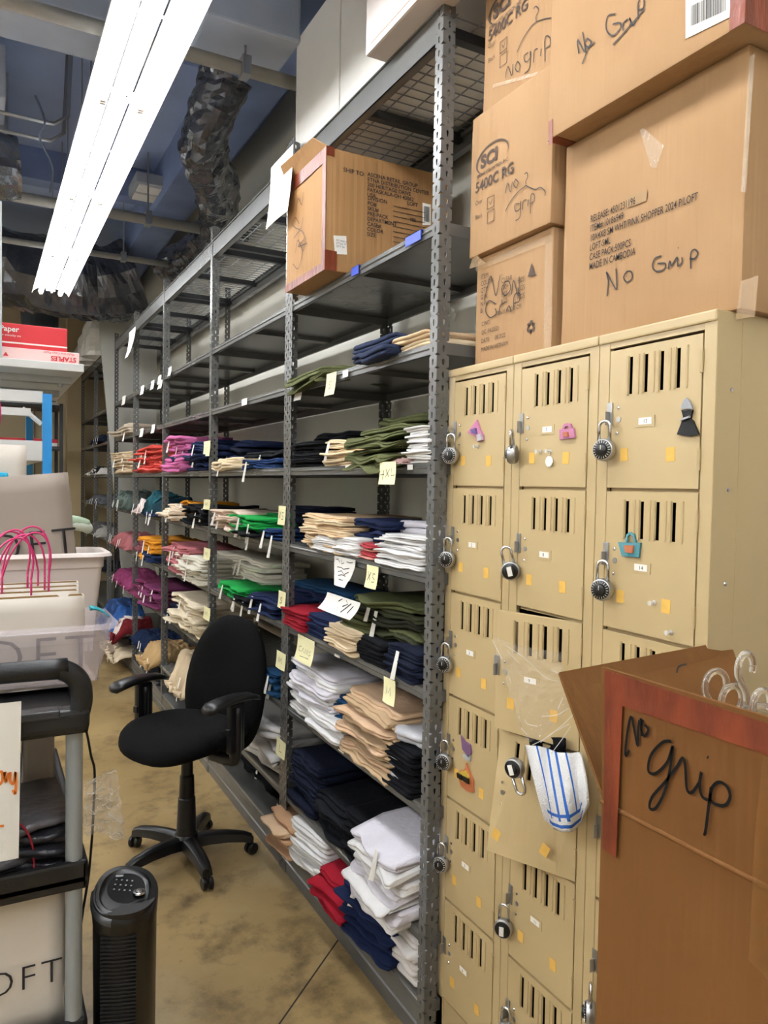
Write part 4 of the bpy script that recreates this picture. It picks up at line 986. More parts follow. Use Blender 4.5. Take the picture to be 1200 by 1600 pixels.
# recycling symbol: three bent arrows
c = at(830, 511, X=BX); mb = MB()
for k in range(3):
    R_ = Matrix.Translation(c+Vector((-.0012, 0, 0))) @ Matrix.Rotation(k*2*PI/3, 4, 'X')
    mb.add([(0, -.012, .005), (0, -.005, .017), (0, .005, .017), (0, .009, .010), (0, .003, .010), (0, 0, .0105), (0, -.007, .001)], [(0, 1, 5, 6), (1, 2, 4, 5)], R_)
    mb.add([(0, .004, .013), (0, .016, .010), (0, .011, .001), (0, .001, .007)], [(0, 1, 2, 3)], R_)
mb.build('recycling_symbol', INKF, A)
ink([[(757, 470), (763, 445), (768, 432), (775, 462), (780, 440), (782, 430)], [(790, 440), (784, 452), (790, 462), (798, 452), (796, 440), (790, 440)], [(800, 460), (803, 438), (810, 462), (812, 432)],
     [(775, 475), (764, 470), (759, 485), (766, 496), (776, 490), (774, 482)], [(780, 492), (782, 478), (790, 472)], [(792, 486), (796, 478), (799, 488)], [(803, 484), (804, 462), (812, 458), (812, 470), (804, 474)]], (BX, 0, 0), (-1, 0, 0), .003, A)
sticker(A, [(744, 412), (862, 366), (862, 378), (744, 424)], X=BX, m=CTAPE, name='clear_tape')
sticker(A, [(852, 372), (864, 367), (862, 545), (850, 548)], X=BX, m=CTAPE, name='clear_tape') 
MB().box((BX+.12, yR-.0042, T0), (BX+.17, yR-.0036, z1)).build('clear_tape', CTAPE, A)
# middle
yL2, yR2 = at(735, 300, X=BX-.02).y, at(862, 260, X=BX-.02).y; z2 = at(733, 190, X=BX-.02).z
B = carton('cardboard_box', 'tall carton with the oval logo, middle of the left stack on the lockers', BX-.02, 1.60, yR2, yL2, z1, z2-.001, dent=.0025)
txt(B, '5400C RG', 743, 303, .041, X=BX-.02, m=INKF, bold=.0008, sx=.98, name='model_text')
def logo(parent, u, v, X, s=1.0):
    o = at(u, v, X=X); mb = MB(); pts = []
    for (ra, rb, wd_) in ((.062, .033, .0035),):
        ps = [];
        for k in range(31):
            a = math.radians(-25+k*9.2); ps.append((ra*math.cos(a), rb*math.sin(a)))
        n = len(ps); vs = []
        for i, (x, z) in enumerate(ps): q = 1-(.16*math.sin(PI*i/(n-1))); vs += [(x, z), (x*q, z*q)]
        mb.add([(X-.0012, o.y-x*s, o.z+z*s+.25*x*s*0) for x, z in vs], [(2*i, 2*i+2, 2*i+3, 2*i+1) for i in range(n-1)])
    mb.build('oval_emblem', INKF, parent)
    M = frame((X-.0013, o.y+.043*s, o.z-.012*s), (0, -1, 0), (0, 0, 1)); text('SCI', .040*s, M, INKF, parent, 'logo_text', .0022, 1.15)
    M = frame((X-.0013, o.y+.058*s, o.z-.030*s), (0, -1, 0), (0, 0, 1)); text('SPRING COLLECTION INC', .0105*s, M, INKF, parent, 'logo_text', .0002, .95)
logo(B, 769, 245, BX-.02, 1.2)
def tickbox(parent, u, v, X, word, tick=False, uw=None):
    o = at(u, v, X=X); mb = MB(); s = .016; w_ = .0016
    for a, b in (((-s, -s), (s, -s+w_)), ((-s, s-w_), (s, s)), ((-s, -s), (-s+w_, s)), ((s-w_, -s), (s, s))): mb.box((X-.0013, o.y+a[0], o.z+a[1]), (X-.0010, o.y+b[0], o.z+b[1]))
    mb.build('tick_box', INKF, parent)
    txt(parent, word, u-24, v+6, .017, X=X, m=INKF, sx=.9)
    if tick: ink([[(u-2, v-1), (u, v+3), (u+3, v-6)]], (X, 0, 0), (-1, 0, 0), .002, parent)
tickbox(B, 767, 316, BX-.02, 'Clear', True); tickbox(B, 767, 338, BX-.02, 'Black')
BXp = (BX-.02, 0, 0); NX = (-1, 0, 0)
ink([[(790, 302), (794, 286), (798, 300), (801, 284)], [(806, 280), (803, 288), (807, 293), (810, 285), (806, 280)],
     [(812, 318), (805, 320), (806, 330), (813, 326), (814, 314), (813, 338), (806, 345)], [(817, 328), (818, 315), (823, 312)], [(825, 322), (826, 312)], [(829, 334), (830, 306), (835, 304), (835, 314), (830, 318)],
     [(820, 272), (824, 270), (825, 277), (822, 284), (822, 290), (812, 298), (800, 312), (790, 330)], [(822, 290), (836, 296), (845, 293), (852, 299), (852, 306)]], BXp, NX, .0026, B)
sticker(B, [(734, 420), (760, 412), (745, 398), (738, 405)], X=BX-.02, m=CTAPE, name='clear_tape')
# top
yL3, yR3 = at(756, 80, X=BX).y, at(868, 60, X=BX).y; z3 = z2+.44
C = carton('cardboard_box', 'carton with the oval logo cut by the photo top, highest of the left stack', BX, 1.60, yR3, yL3, z2, z3, dent=.0025)
txt(C, '5400C RG', 763, 66, .041, X=BX, m=INKF, bold=.0008, sx=.98, name='model_text')
logo(C, 789, 6, BX, 1.2); tickbox(C, 787, 71, BX, 'Clear', True); tickbox(C, 787, 93, BX, 'Black')
ink([[(790, 122), (794, 104), (800, 118), (802, 100)], [(809, 96), (805, 106), (810, 112), (813, 102), (809, 96)], [(826, 82), (819, 88), (822, 97), (829, 90), (829, 80), (828, 105), (820, 115)], [(834, 98), (835, 80), (841, 76)], [(845, 88), (846, 76)], [(852, 96), (852, 60), (859, 58), (860, 70), (853, 76)],
     [(834, 14), (838, 10), (842, 16), (838, 26), (838, 34), (830, 42), (818, 60), (808, 82)], [(838, 34), (850, 30), (862, 28)]], (BX, 0, 0), NX, .0026, C)
sticker(C, [(771, 132), (770, 138), (838, 118), (842, 112)], X=BX, m=CTAPE, name='clear_tape')
# big cartons at right
RY0, RY1 = at(1164, 300, X=BX).y, at(879, 400, X=BX).y; zb = at(883, 230, X=BX).z
D = carton('cardboard_box', 'big carton marked RELEASE and NO GRIP standing on the right lockers', BX, 1.66, RY0, RY1, T0, zb-.001, dent=.0025)
lines = 'RELEASE: 4501231196\nITEM#:10186949\n10X4X8 SM WHT/PINK SHOPPER 2024 P/LOFT\nLOFT-SML\nCASE PACK:500PCS\nMADE IN CAMBODIA'
txt(D, lines, 923, 348, .0225, X=BX, m=INK, bold=.0001, sx=.645, line=.97, spacing=1.02)
sticker(D, [(978, 308), (1012, 297), (1010, 314), (980, 325)], X=BX, m=mat('peeled_paper', '#9a7c58', .8), name='peeled_patch', lift=.0006, th=.0002)
ink([[(949, 463), (951, 440), (948, 425), (956, 440), (964, 451), (963, 420)], [(980, 424), (975, 433), (980, 441), (988, 435), (987, 425), (980, 424)],
     [(1034, 400), (1024, 404), (1020, 416), (1026, 424), (1038, 421), (1040, 412), (1028, 412)], [(1045, 420), (1047, 408), (1050, 415), (1056, 405), (1059, 403), (1060, 416), (1066, 410), (1066, 402)], [(1080, 420), (1080, 396), (1086, 390), (1091, 396), (1086, 404), (1078, 404)], [(1060, 388), (1061, 387)]], (BX, 0, 0), NX, .0034, D)
for (uv) in ([(1000, 203), (1006, 200), (1038, 228), (1026, 262), (1018, 262)], [(1172, 88), (1180, 84), (1166, 300), (1158, 300)]):
    sticker(D, uv, X=BX, m=PLASTIC, name='clear_tape')
sticker(D, [(1158, 440), (1186, 430), (1180, 494), (1150, 500)], X=BX, m=CTAPE, name='clear_tape')
TX = 1.19; TY0, TY1 = at(1164, 20, X=TX).y, at(858, 100, X=TX).y
E_ = carton('cardboard_box', 'big carton marked NO GRIP with a barcode label, topmost at upper right', TX, 1.64, TY0, TY1, zb, zb+.42, dent=.0025)
ink([[(905, 84), (903, 62), (915, 82), (911, 50)], [(918, 60), (914, 68), (919, 74), (924, 66), (918, 60)], [(910, 100), (920, 76), (930, 66)],
     [(962, 22), (950, 26), (948, 46), (958, 56), (970, 44), (969, 36), (958, 38)], [(974, 48), (975, 36), (982, 30)], [(984, 42), (986, 34), (984, 28), (990, 40), (994, 30)], [(998, 30), (998, 4), (1006, -4), (1006, 12), (998, 16)], [(958, 70), (975, 52), (1008, 14)]], (TX, 0, 0), NX, .0034, E_)
sticker(E_, [(1072, 0), (1072, 61), (1143, 26), (1143, -34)], X=TX, name='barcode_label')
barcode(E_, (1080, 10), (1136, -17), (1080, 42), X=TX)
txt(E_, '(90)0089190520004', 1084, 52, .010, X=TX, m=INK, sx=1.0, rot=.0)
sticker(E_, [(858, 190), (864, 186), (864, 224), (858, 227)], X=TX, m=REDT, name='red_tape')
MB().box((TX-.001, TY0-.0016, zb-.0), (TX+.12, TY0-.001, zb+.42)).box((TX-.0016, TY0-.001, zb), (TX-.001, TY0+.03, zb+.42)).build('red_tape', REDT, E_)
MB().box((TX+.001, TY1-.03, zb-.0012), (TX+.12, TY1-.0, zb-.0004)).build('red_tape', REDT, E_)
# ---- SHIP TO carton on the shelving ----
SX, SY = 1.075, 2.475; SY1 = at(447, 450, Z=2.46).y; zt = at(510, 228, Y=SY).z; ZB = LV[2]+.002
S = carton('cardboard_box', 'SHIP TO carton with red tape on the upper shelf of the nearest bay', SX, 1.60, SY, SY1, ZB, zt, m=CARD2, dent=.0025)
def st(s, u, v, h=.0195, **k): return txt(S, s, u, v, h, Y=SY, m=INK, bold=.0003, **k)
st('SHIP TO:', 536, 268, .0215, sx=1.05)
st('ASCENA RETAIL GROUP\nETNA DISTRIBUTION CENTER\n200 HERITAGE DRIVE\nPATASKALA-OH 43062\nUSA.', 574, 275, .0195, line=.93, sx=1.0)
st('DIVISION\nPO#\nSKU#\nPRE-PACK\nDEPARTMENT\nCASE#\nCOLOR\nSIZE', 574, 312, .0195, line=.95, sx=1.0)
st('LOFT', 636, 320, .0195); st('YES', 640, 345, .017)
mb = MB()
for i in range(8):
    a = at(614, 322+i*8.0, Y=SY); b = at(664, 329+i*8.0, Y=SY); mb.box((a.x, SY-.0015, a.z), (b.x, SY-.0008, a.z+.0018))
mb.build('printed_rules', INK, S)
sticker(S, [(521, 368), (541, 369), (542, 398), (523, 397)], Y=SY, name='shipping_label')
txt(S, 'PO 45012\nSTYLE 77\nQTY 24', 525, 377, .010, Y=SY, m=INKF).location += Vector((0, -.001, 0))
sticker(S, [(660, 317), (673, 320), (673, 352), (660, 352)], Y=SY, name='barcode_label')
barcode(S, (662, 322), (671, 324), (662, 346), Y=SY, n=12, lift=.0018)
# tape on the carton's edges
MB().box((SX-.0016, SY+.0, zt-.05), (SX-.0008, SY1, zt+.0)).box((SX-.0016, SY+.0, ZB), (SX-.0008, SY1, ZB+.03)).box((SX-.0018, SY-.001, ZB), (SX-.0010, SY+.03, zt)).box((SX-.001, SY-.0018, ZB), (SX+.045, SY-.001, ZB+.07)).box((SX-.001, SY-.0018, zt-.03), (SX+.03, SY-.001, zt+.001)).build('red_tape', REDT, S)
MB().box((SX+.15, SY-.0012, zt-.12), (SX+.153, SY-.0006, zt)).build('crease', CARDIN, S)
MB().prism([(SX, SY, zt), (SX, SY1, zt), (SX-.04, SY1-.03, zt+.05), (SX-.03, SY+.06, zt+.045)], (.003, 0, .002)).build('raised_flap', CARD2, S)
ink([[(463, 330), (466, 310), (472, 320), (474, 300)], [(468, 350), (462, 340), (458, 352), (470, 358), (474, 340)], [(460, 372), (470, 360), (476, 372), (466, 385), (480, 380)], [(462, 395), (466, 375), (474, 392), (478, 370)], [(458, 412), (466, 420), (472, 400), (474, 380)]], (SX, 0, 0), NX, .003, S)
# paper sheet hanging at the carton's far end
note(424, 262, 458, 345, 'white printed sheet hanging from the top beam beside the SHIP TO carton', [[(.3, .3), (.8, .28)], [(.3, .4), (.85, .38)], [(.35, .75), (.6, .74)]], m=WHITE, tear=False, kind='paper_sheet', curl=.02, x=1.06, skew=-.0)
# blue tape on shelf edge
BT = mat('blue_tape', '#3a4fb0', .5)
for (u0, v0, u1, v1, lab) in ((633, 366, 657, 388, 'larger blue tape piece on the upper shelf edge by the corner post'), (549, 416, 560, 432, 'small blue tape piece on the upper shelf edge under the SHIP TO carton')):
    a = at(u0, v0+10, X=NF); b = at(u1, v1-12, X=NF)
    o = MB().box((NF, a.y, LV[2]-.028), (NF+.003, b.y, LV[2]+.002)).box((NF, a.y, LV[2]), (NF+.03, b.y, LV[2]+.002)).build('tape_piece', BT); tag(o, lab, 'tape')
# ---- white cartons on the top deck ----
WB = mat('white_carton', '#e4e1da', .6, var=.04)
ZT = LV[1]+.001; zt2 = at(462, 65, X=1.2).z
ya, yb = at(530, 150, X=1.2).y, at(462, 160, X=1.2).y
for (y0, y1, x0, h, lab, m_) in ((ya+.004, yb, 1.2, zt2-ZT, 'tall white carton on the top deck, left of two', WB), (1.92, ya-.004, 1.2, zt2-ZT+.0, 'tall white carton on the top deck, right of two', WB)):
    t = thing('white_box', lab, 'carton', (x0+.2, (y0+y1)/2, ZT)); MB().box((x0, y0, ZT), (x0+.40, y1, ZT+h), bev=.006).build('box_body', m_, t)
    MB().box((x0+.19, y0+.01, ZT+h), (x0+.21, y1-.01, ZT+h+.001)).build('flap_seam', CARDIN, t)
t = thing('white_box', 'pinkish white carton jutting over the top beam near the corner post', 'carton', (1.12, 1.95, ZT))
MB().box((1.08, 1.64, ZT), (1.19, 2.19, ZT+.45), bev=.008).build('box_body', mat('pinkish_carton', '#cdc3bd', .6, var=.05), t)
MB().box((1.0792, 1.64, ZT+.02), (1.0798, 2.15, ZT+.022)).build('edge_crease', CARDIN, t)

# ================= BIG OPEN CARTON =================
gx = .80; gy1 = .80; gy0 = .30; gz_ = at(966, 1265, X=gx).z; ft = at(945, 1042, X=gx).z; gxb = 1.185
G = thing('open_carton', 'large open carton of clear hangers with No grip written on its flap', 'carton', ((gx+gxb)/2, (gy0+gy1)/2, 0))
mb = MB(); th = .005
mb.box((gx, gy0, 0), (gx+th, gy1, gz_)); mb.box((gxb-th, gy0, 0), (gxb, gy1, gz_)); mb.box((gx+th, gy1-th, 0), (gxb-th, gy1, gz_)); mb.box((gx+th, gy0, 0), (gxb-th, gy0+th, gz_)); mb.box((gx+th, gy0+th, 0), (gxb-th, gy1-th, .006))
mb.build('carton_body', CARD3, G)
def flap(P, name='flap', th=.005, lab=None, m=CARD3):
    n = (P[1]-P[0]).cross(P[2]-P[0]).normalized(); return MB().prism(P, n*th).build(name, m, G, label=lab)
V = Vector
front = [V((gx, gy0, gz_)), V((gx, gy1, gz_)), V((gx-.004, gy1+.004, ft)), V((gx-.004, gy0, ft))]
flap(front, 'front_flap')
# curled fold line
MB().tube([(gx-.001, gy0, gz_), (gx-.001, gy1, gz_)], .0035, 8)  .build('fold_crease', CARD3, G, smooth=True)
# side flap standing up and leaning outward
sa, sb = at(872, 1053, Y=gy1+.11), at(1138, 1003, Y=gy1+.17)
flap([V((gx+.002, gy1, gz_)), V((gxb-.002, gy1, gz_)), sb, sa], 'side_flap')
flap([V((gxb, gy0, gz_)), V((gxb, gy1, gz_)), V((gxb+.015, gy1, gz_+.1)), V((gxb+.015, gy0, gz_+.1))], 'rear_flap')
n_ = (sb-sa).cross(V((gx, gy1, gz_))-sa).normalized()
if n_.dot(V(CAM)-sa) < 0: n_ = -n_
ink([[(1068, 1040), (1056, 1044), (1053, 1058), (1062, 1075)], [(1078, 1085), (1082, 1068), (1092, 1064), (1102, 1070)], [(1145, 1072), (1165, 1098)]], sa, n_, .0035, G, raise_=.007)
# red tape round the flap edge
fx_ = gx-.0052
P = lambda u, v: at(u, v, X=gx-.006)
for uv in ([(945, 1046), (1230, 1141), (1230, 1190), (945, 1094)], [(945, 1094), (973, 1103), (966, 1262), (944, 1250)], [(944, 1250), (966, 1262), (963, 1340), (941, 1325)]):
    Q = [P(u, v) for u, v in uv]; MB().prism(Q, (-.0006, 0, 0)).build('red_tape', REDT, G)
ink([[(984, 1172), (978, 1180), (981, 1146), (987, 1120), (992, 1140), (997, 1165), (998, 1140), (1000, 1125)], [(1005, 1124), (1003, 1140), (1008, 1150), (1014, 1140), (1008, 1132)], [(1002, 1122), (1004, 1150)],
     [(1050, 1158), (1036, 1160), (1018, 1180), (1014, 1204), (1026, 1208), (1044, 1190), (1052, 1165), (1048, 1200), (1040, 1235), (1026, 1262), (1016, 1262), (1020, 1245), (1040, 1222), (1060, 1196)],
     [(1060, 1196), (1068, 1184), (1072, 1200), (1074, 1232), (1082, 1238), (1094, 1222)], [(1097, 1206), (1094, 1226), (1098, 1244), (1108, 1250)], [(1106, 1182), (1108, 1184)],
     [(1112, 1230), (1108, 1262), (1103, 1300), (1100, 1302)], [(1110, 1256), (1113, 1232), (1124, 1222), (1136, 1228), (1142, 1244), (1134, 1258), (1118, 1256), (1108, 1246)]], (gx-.0045, 0, 0), NX, .0042, G, mat('fresh_marker', '#0c0b0b', .6, spec=.2))
MB().prism([P(u, v) for u, v in ((1192, 1180), (1230, 1192), (1230, 1560), (1170, 1500), (1180, 1300))], (-.0004, 0, 0)).build('clear_tape', clearmat('brown_tape', '#8a5c2c', .35, .2, .2, 30), G)
# clear plastic hangers poking out
HC = mat('clear_hanger_plastic', '#f6f2ea', .04, trans=.92, spec=.8)
def hanger(u, v, label, r=.030, ang=0, lean=0):
    p = at(u, v, X=.99); t = thing('clear_hanger', label, 'hanger', p, group='clear plastic hangers in the open carton'); del t['group']
    M = Matrix.Translation(p) @ Matrix.Rotation(ang, 4, 'Z') @ Matrix.Rotation(lean, 4, 'X')
    M1 = M @ Matrix.Scale(.68, 4)
    hook = [(0, -.026, -.005), (0, -.031, .008)]+[(0, -.031*math.cos(k*PI/9), .012+.031*math.sin(k*PI/9)) for k in range(10)]+[(0, .028, -.008), (0, .010, -.03), (0, 0, -.05), (0, 0, -.09)]
    MB(M1).tube(smooth_pts(hook, 3), .0075, 10).build('hook', HC, t, smooth=True)
    MB(M).tube(smooth_pts([(0, -.16, -.135), (0, -.10, -.09), (0, 0, -.055), (0, .10, -.09), (0, .16, -.135)], 4), .007, 8).build('shoulder_bar', HC, t, smooth=True)
    MB(M).tube([(0, -.15, -.13), (0, .15, -.13)], .004, 8).build('lower_bar', HC, t, smooth=True)
hanger(1118, 1078, 'clear plastic hanger hook standing up, left in the open carton', ang=1.45, lean=.05)
hanger(1165, 1052, 'clear plastic hanger hook sticking up highest, right in the open carton', ang=1.7, lean=-.12)
hanger(1142, 1102, 'clear plastic hanger low between the two upright hooks', ang=1.5, lean=.2)
hanger(1190, 1110, 'clear plastic hanger at the right edge of the photo', ang=1.62, lean=-.05)
# ================= OFFICE CHAIR =================
FAB = mat('black_fabric', '#0c0c0d', .9, bump=.3, bscale=250, spec=.15)
CBK = mat('chair_black_plastic', '#121214', .35, bump=.05, bscale=200)
hub = at(293, 1300, Z=.08); hub = at(291, 1343, Z=0)
face_a = math.atan2(-.50, -.87)
ch = thing('office_chair', 'black fabric swivel office chair with armrests and five-star base on the floor', 'chair', (hub.x, hub.y, 0), face_a)
def sup(a, rx, ry, p=2.6):
    c, s = math.cos(a), math.sin(a); return rx*math.copysign(abs(c)**(2/p), c), ry*math.copysign(abs(s)**(2/p), s)
# local +X = forward. seat
mb = MB(); SZ = .535
prof = [(0, -.012), (.45, -.012), (.8, -.008), (.93, .006), (1.0, .028), (.99, .05), (.93, .068), (.8, .078), (.55, .08), (.25, .076), (0, .074)]
n = 40; vs = []
for r, z in prof:
    for k in range(n):
        a = 2*PI*k/n; x, y = sup(a, .245*max(r, .001), .262*max(r, .001)); zz = z-(.045*max(0, x/.245)**3 if z > 0.0 else .02*max(0, x/.245)**3)+.01*(y/.262)**2; vs.append((x+.02, y, SZ+zz))
fs = [(i*n+k, i*n+(k+1) % n, (i+1)*n+(k+1) % n, (i+1)*n+k) for i in range(len(prof)-1) for k in range(n)]
mb.add(vs, fs).build('seat', FAB, ch, world=False, smooth=True)
MB().box((-.12, -.1, SZ-.05), (.12, .1, SZ-.008), bev=.01).build('seat_mechanism', CBK, ch, world=False)
# backrest: upright oval, tilted
BM = Matrix.Translation((-.265, 0, .735)) @ Matrix.Rotation(-.10, 4, 'Y')
mb = MB(BM); vs = []
prof = [(0, .05), (.4, .049), (.75, .044), (.92, .030), (1.0, .006), (.98, -.016), (.85, -.028), (.4, -.034), (0, -.034)]
for r, d in prof:
    for k in range(n):
        a = 2*PI*k/n; y, z = sup(a, .243*max(r, .001), .318*max(r, .001), 2.35); y *= (1-.10*z/.318*(1 if z > 0 else .3)); vs.append((d+.10*(y/.243)**2*.35-.0+.012*math.sin(-z*6), y, z))
mb.add(vs, fs[:]) if len(prof) == 11 else mb.add(vs, [(i*n+k, i*n+(k+1) % n, (i+1)*n+(k+1) % n, (i+1)*n+k) for i in range(len(prof)-1) for k in range(n)])
mb.build('backrest', FAB, ch, world=False, smooth=True)
MB().tube(smooth_pts([(-.10, 0, SZ-.03), (-.27, 0, SZ-.02), (-.325, 0, .62), (-.315, 0, .78)], 5), .02, 10, flat=1.8).build('back_support', CBK, ch, world=False, smooth=True)
for s in (1, -1):
    arm = MB().tube(smooth_pts([(.0, s*.14, SZ-.03), (.0, s*.25, SZ-.03), (-.0, s*.285, SZ+.0), (-.0, s*.285, .735)], 5), .019, 12, flat=1.5).build('arm_post', CBK, ch, world=False, smooth=True)
    MB().box((-.042, s*.285-.017, .54), (.042, s*.285+.017, .75), bev=.012).box((.038, s*.285-.012, .62), (.05, s*.285+.012, .65), bev=.003).build('arm_sleeve', CBK, arm, world=False)
    vs = []; m_ = 12; P = [(-.14, .664), (-.11, .684), (-.04, .697), (.04, .700), (.11, .694), (.135, .676)]
    pr = [(.001, .685, .02), (.028, .69, .022), (.040, .697, .022), (.043, .70, .022), (.043, .695, .022), (.044, .68, .022), (.038, .665, .022), (.001, .655, .01)]
    xs = [-.15, -.14, -.10, -.03, .05, .11, .135, .142]; wd = [.010, .024, .034, .039, .042, .042, .034, .012]; zc = [.662, .668, .684, .694, .694, .686, .676, .672]; hh = [.006, .012, .015, .016, .017, .019, .017, .008]
    for x, w_, z, h in zip(xs, wd, zc, hh):
        for k in range(m_): a = 2*PI*k/m_; y, q = sup(a, w_, h, 3); vs.append((x*1.08+.02, s*.285+y, z+q+.078))
    L = len(xs); f = [(i*m_+k, i*m_+(k+1) % m_, (i+1)*m_+(k+1) % m_, (i+1)*m_+k) for i in range(L-1) for k in range(m_)]+[tuple(range(m_))[::-1], tuple((L-1)*m_+k for k in range(m_))]
    MB().add(vs, f).build('armrest', CBK, ch, world=False, smooth=True)
MB().lathe([(.024, .44), (.024, .53)], 20).lathe([(.055, .07), (.052, .10), (.043, .14), (.038, .28), (.034, .285), (.031, .38), (.026, .385), (.025, .53)], 24).build('gas_column', CBK, ch, world=False, smooth=True, auto=True)
MB().tube([(.0, -.1, SZ-.03), (.0, -.22, SZ-.045), (.0, -.25, SZ-.05)], [.006, .006, .011], 8).build('height_lever', CBK, ch, world=False, smooth=True)
MB().lathe([(.05, .06), (.056, .07), (.056, .11), (.045, .125)], 24).build('base_hub', CBK, ch, world=False, smooth=True, auto=True)
spokes = [at(315, 1370, Z=.02), at(380, 1312, Z=.02), at(206, 1312, Z=.02), at(316, 1283, Z=.03), at(198, 1345, Z=.06)]
a0 = math.atan2(spokes[0].y-hub.y, spokes[0].x-hub.x)-face_a
for k in range(5):
    R_ = Matrix.Rotation(a0+k*2*PI/5, 4, 'Z')
    P = [(.03, .095), (.10, .100), (.18, .098), (.25, .088), (.287, .075)]; vs = []
    for i, (x, z) in enumerate(P):
        w_ = .038-.015*i/4; h = .030-.010*i/4
        vs += [(x, -w_, z-h), (x, w_, z-h), (x, w_*.8, z+h*.4), (x, w_*.3, z+h*.75), (x, -w_*.3, z+h*.75), (x, -w_*.8, z+h*.4)]
    f = [(i*6+q, i*6+(q+1) % 6, (i+1)*6+(q+1) % 6, (i+1)*6+q) for i in range(4) for q in range(6)]+[(0, 1, 2, 3, 4, 5), tuple(24+q for q in range(6))]
    leg = MB(R_).add(vs, f).build('leg', CBK, ch, world=False, smooth=True, auto=True)
    cm = MB(R_ @ Matrix.Translation((.285, 0, .026)) @ Matrix.Rotation(.6*k, 4, 'Z')); Q = Matrix.Rotation(PI/2, 4, 'X')
    for s in (-1, 1): cm.lathe([(.006, -.009), (.022, -.009), (.0255, -.005), (.0255, .005), (.022, .009), (.006, .009)], 18, Matrix.Translation((0, s*.014, 0)) @ Q)
    cm.box((-.010, -.006, .0), (.010, .006, .05), bev=.003); cm.tube([(0, 0, .02), (0, 0, .055)], .006, 8)
    cm.build('caster', BLACK, leg, world=False, smooth=True, auto=True)

# ================= TOWER HEATER =================
hp = at(196, 1378, Z=.58); hp = Vector((hp.x, hp.y, 0)); HH = .585
ht = thing('tower_heater', 'black tower heater with sloped control panel standing on the floor by the cart', 'heater', hp, math.radians(-20))
HB = mat('heater_gloss', '#09090a', .3); HS = mat('heater_silver', '#55575b', .3, metal=.7)
def oval(k, n, rx, ry): a = 2*PI*k/n; return sup(a, rx, ry, 2.3)
n = 40; vs = []; lev = [(0, 1.35), (.012, 1.38), (.025, 1.3), (.035, .98), (.05, .96), (.2, .97), (.4, .99), (.5, 1.0)]
for z, s in lev:
    for k in range(n): x, y = oval(k, n, .082*s, .092*s); vs.append((x, y, z))
for k in range(n): x, y = oval(k, n, .082, .092); vs.append((x, y, HH-.025-.22*(y+.0)*.0-.16*(-x+.0)*0-.02+.22*x*0))
f = [(i*n+k, i*n+(k+1) % n, (i+1)*n+(k+1) % n, (i+1)*n+k) for i in range(len(lev)) for k in range(n)]+[tuple(range(n))[::-1], tuple(len(lev)*n+k for k in range(n))]
MB().add(vs, f).build('heater_body', HB, ht, world=False, smooth=True, auto=True)
# sloped head: low towards the front (-Y local), high at the back
def headz(x, y): return HH+.0-.17*(.5-y/.19)*.30-.10*(.5+x/.18)*.25
vs = []; lev2 = [(-.05, 1.0, 0), (-.012, 1.03, 0), (-.002, 1.03, 1), (.008, .97, 1), (.010, .80, 1), (.006, .74, 1)]
for dz, s, q in lev2:
    for k in range(n): x, y = oval(k, n, .083*s, .093*s); vs.append((x, y, headz(x, y)+dz))
f = [(i*n+k, i*n+(k+1) % n, (i+1)*n+(k+1) % n, (i+1)*n+k) for i in range(len(lev2)-1) for k in range(n)]+[tuple(range(n))[::-1], tuple((len(lev2)-1)*n+k for k in range(n))]
MB().add(vs, f).build('heater_head', HB, ht, world=False, smooth=True, auto=True)
vs = [];
for s in (1.062, 1.062, .90):
    for k in range(n): x, y = oval(k, n, .083*s, .093*s); vs.append((x, y, headz(x, y)+(-.012 if s > 1 and len(vs) < n else (.0 if s > 1 else .0105))))
f = [(i*n+k, i*n+(k+1) % n, (i+1)*n+(k+1) % n, (i+1)*n+k) for i in range(2) for k in range(n//2, n//2+9)]
MB().add(vs, f).build('silver_trim', HS, ht, world=False, smooth=True)
hd = MB(); 
def hpt(x, y, d=.008): return Vector((x, y, headz(x, y)+d))
panel = []
for k in range(24): a = 2*PI*k/24; panel.append(hpt(.0+.050*math.cos(a), .012+.052*math.sin(a), .0065))
pn = hd.add(panel, [tuple(range(24))]).build('control_panel', mat('panel_black', '#020203', .6, spec=.2), ht, world=False)
m = MB()
for i in range(4):
    for j in range(3): p = hpt(-.03+i*.014, .0+j*.017, .0095); m.lathe([(.0028, 0), (.0024, .0015), (.0005, .0018)], 8, Matrix.Translation(p))
m.box(hpt(-.035, .045, .0072), hpt(-.035, .045, .0072)+Vector((.02, .008, .002)))
m.build('buttons', mat('button_grey', '#9da0a5', .4), pn, world=False)
p = hpt(.037, -.004, .0075); MB().lathe([(.015, 0), (.017, .002), (.016, .006), (.012, .007), (.0115, .004), (.009, .004), (.008, .0085), (.001, .009)], 24, Matrix.Translation(p)).build('dial_knob', CHROME, ht, world=False, smooth=True, auto=True)
m = MB()
for i in range(38): z = .09+i*.0105; m.box((-.045, -.0945*(.965+.03*z/.5), z), (.045, -.086*(.96+.03*z/.5), z+.004))
m.build('front_grille', BLACKM, ht, world=False)

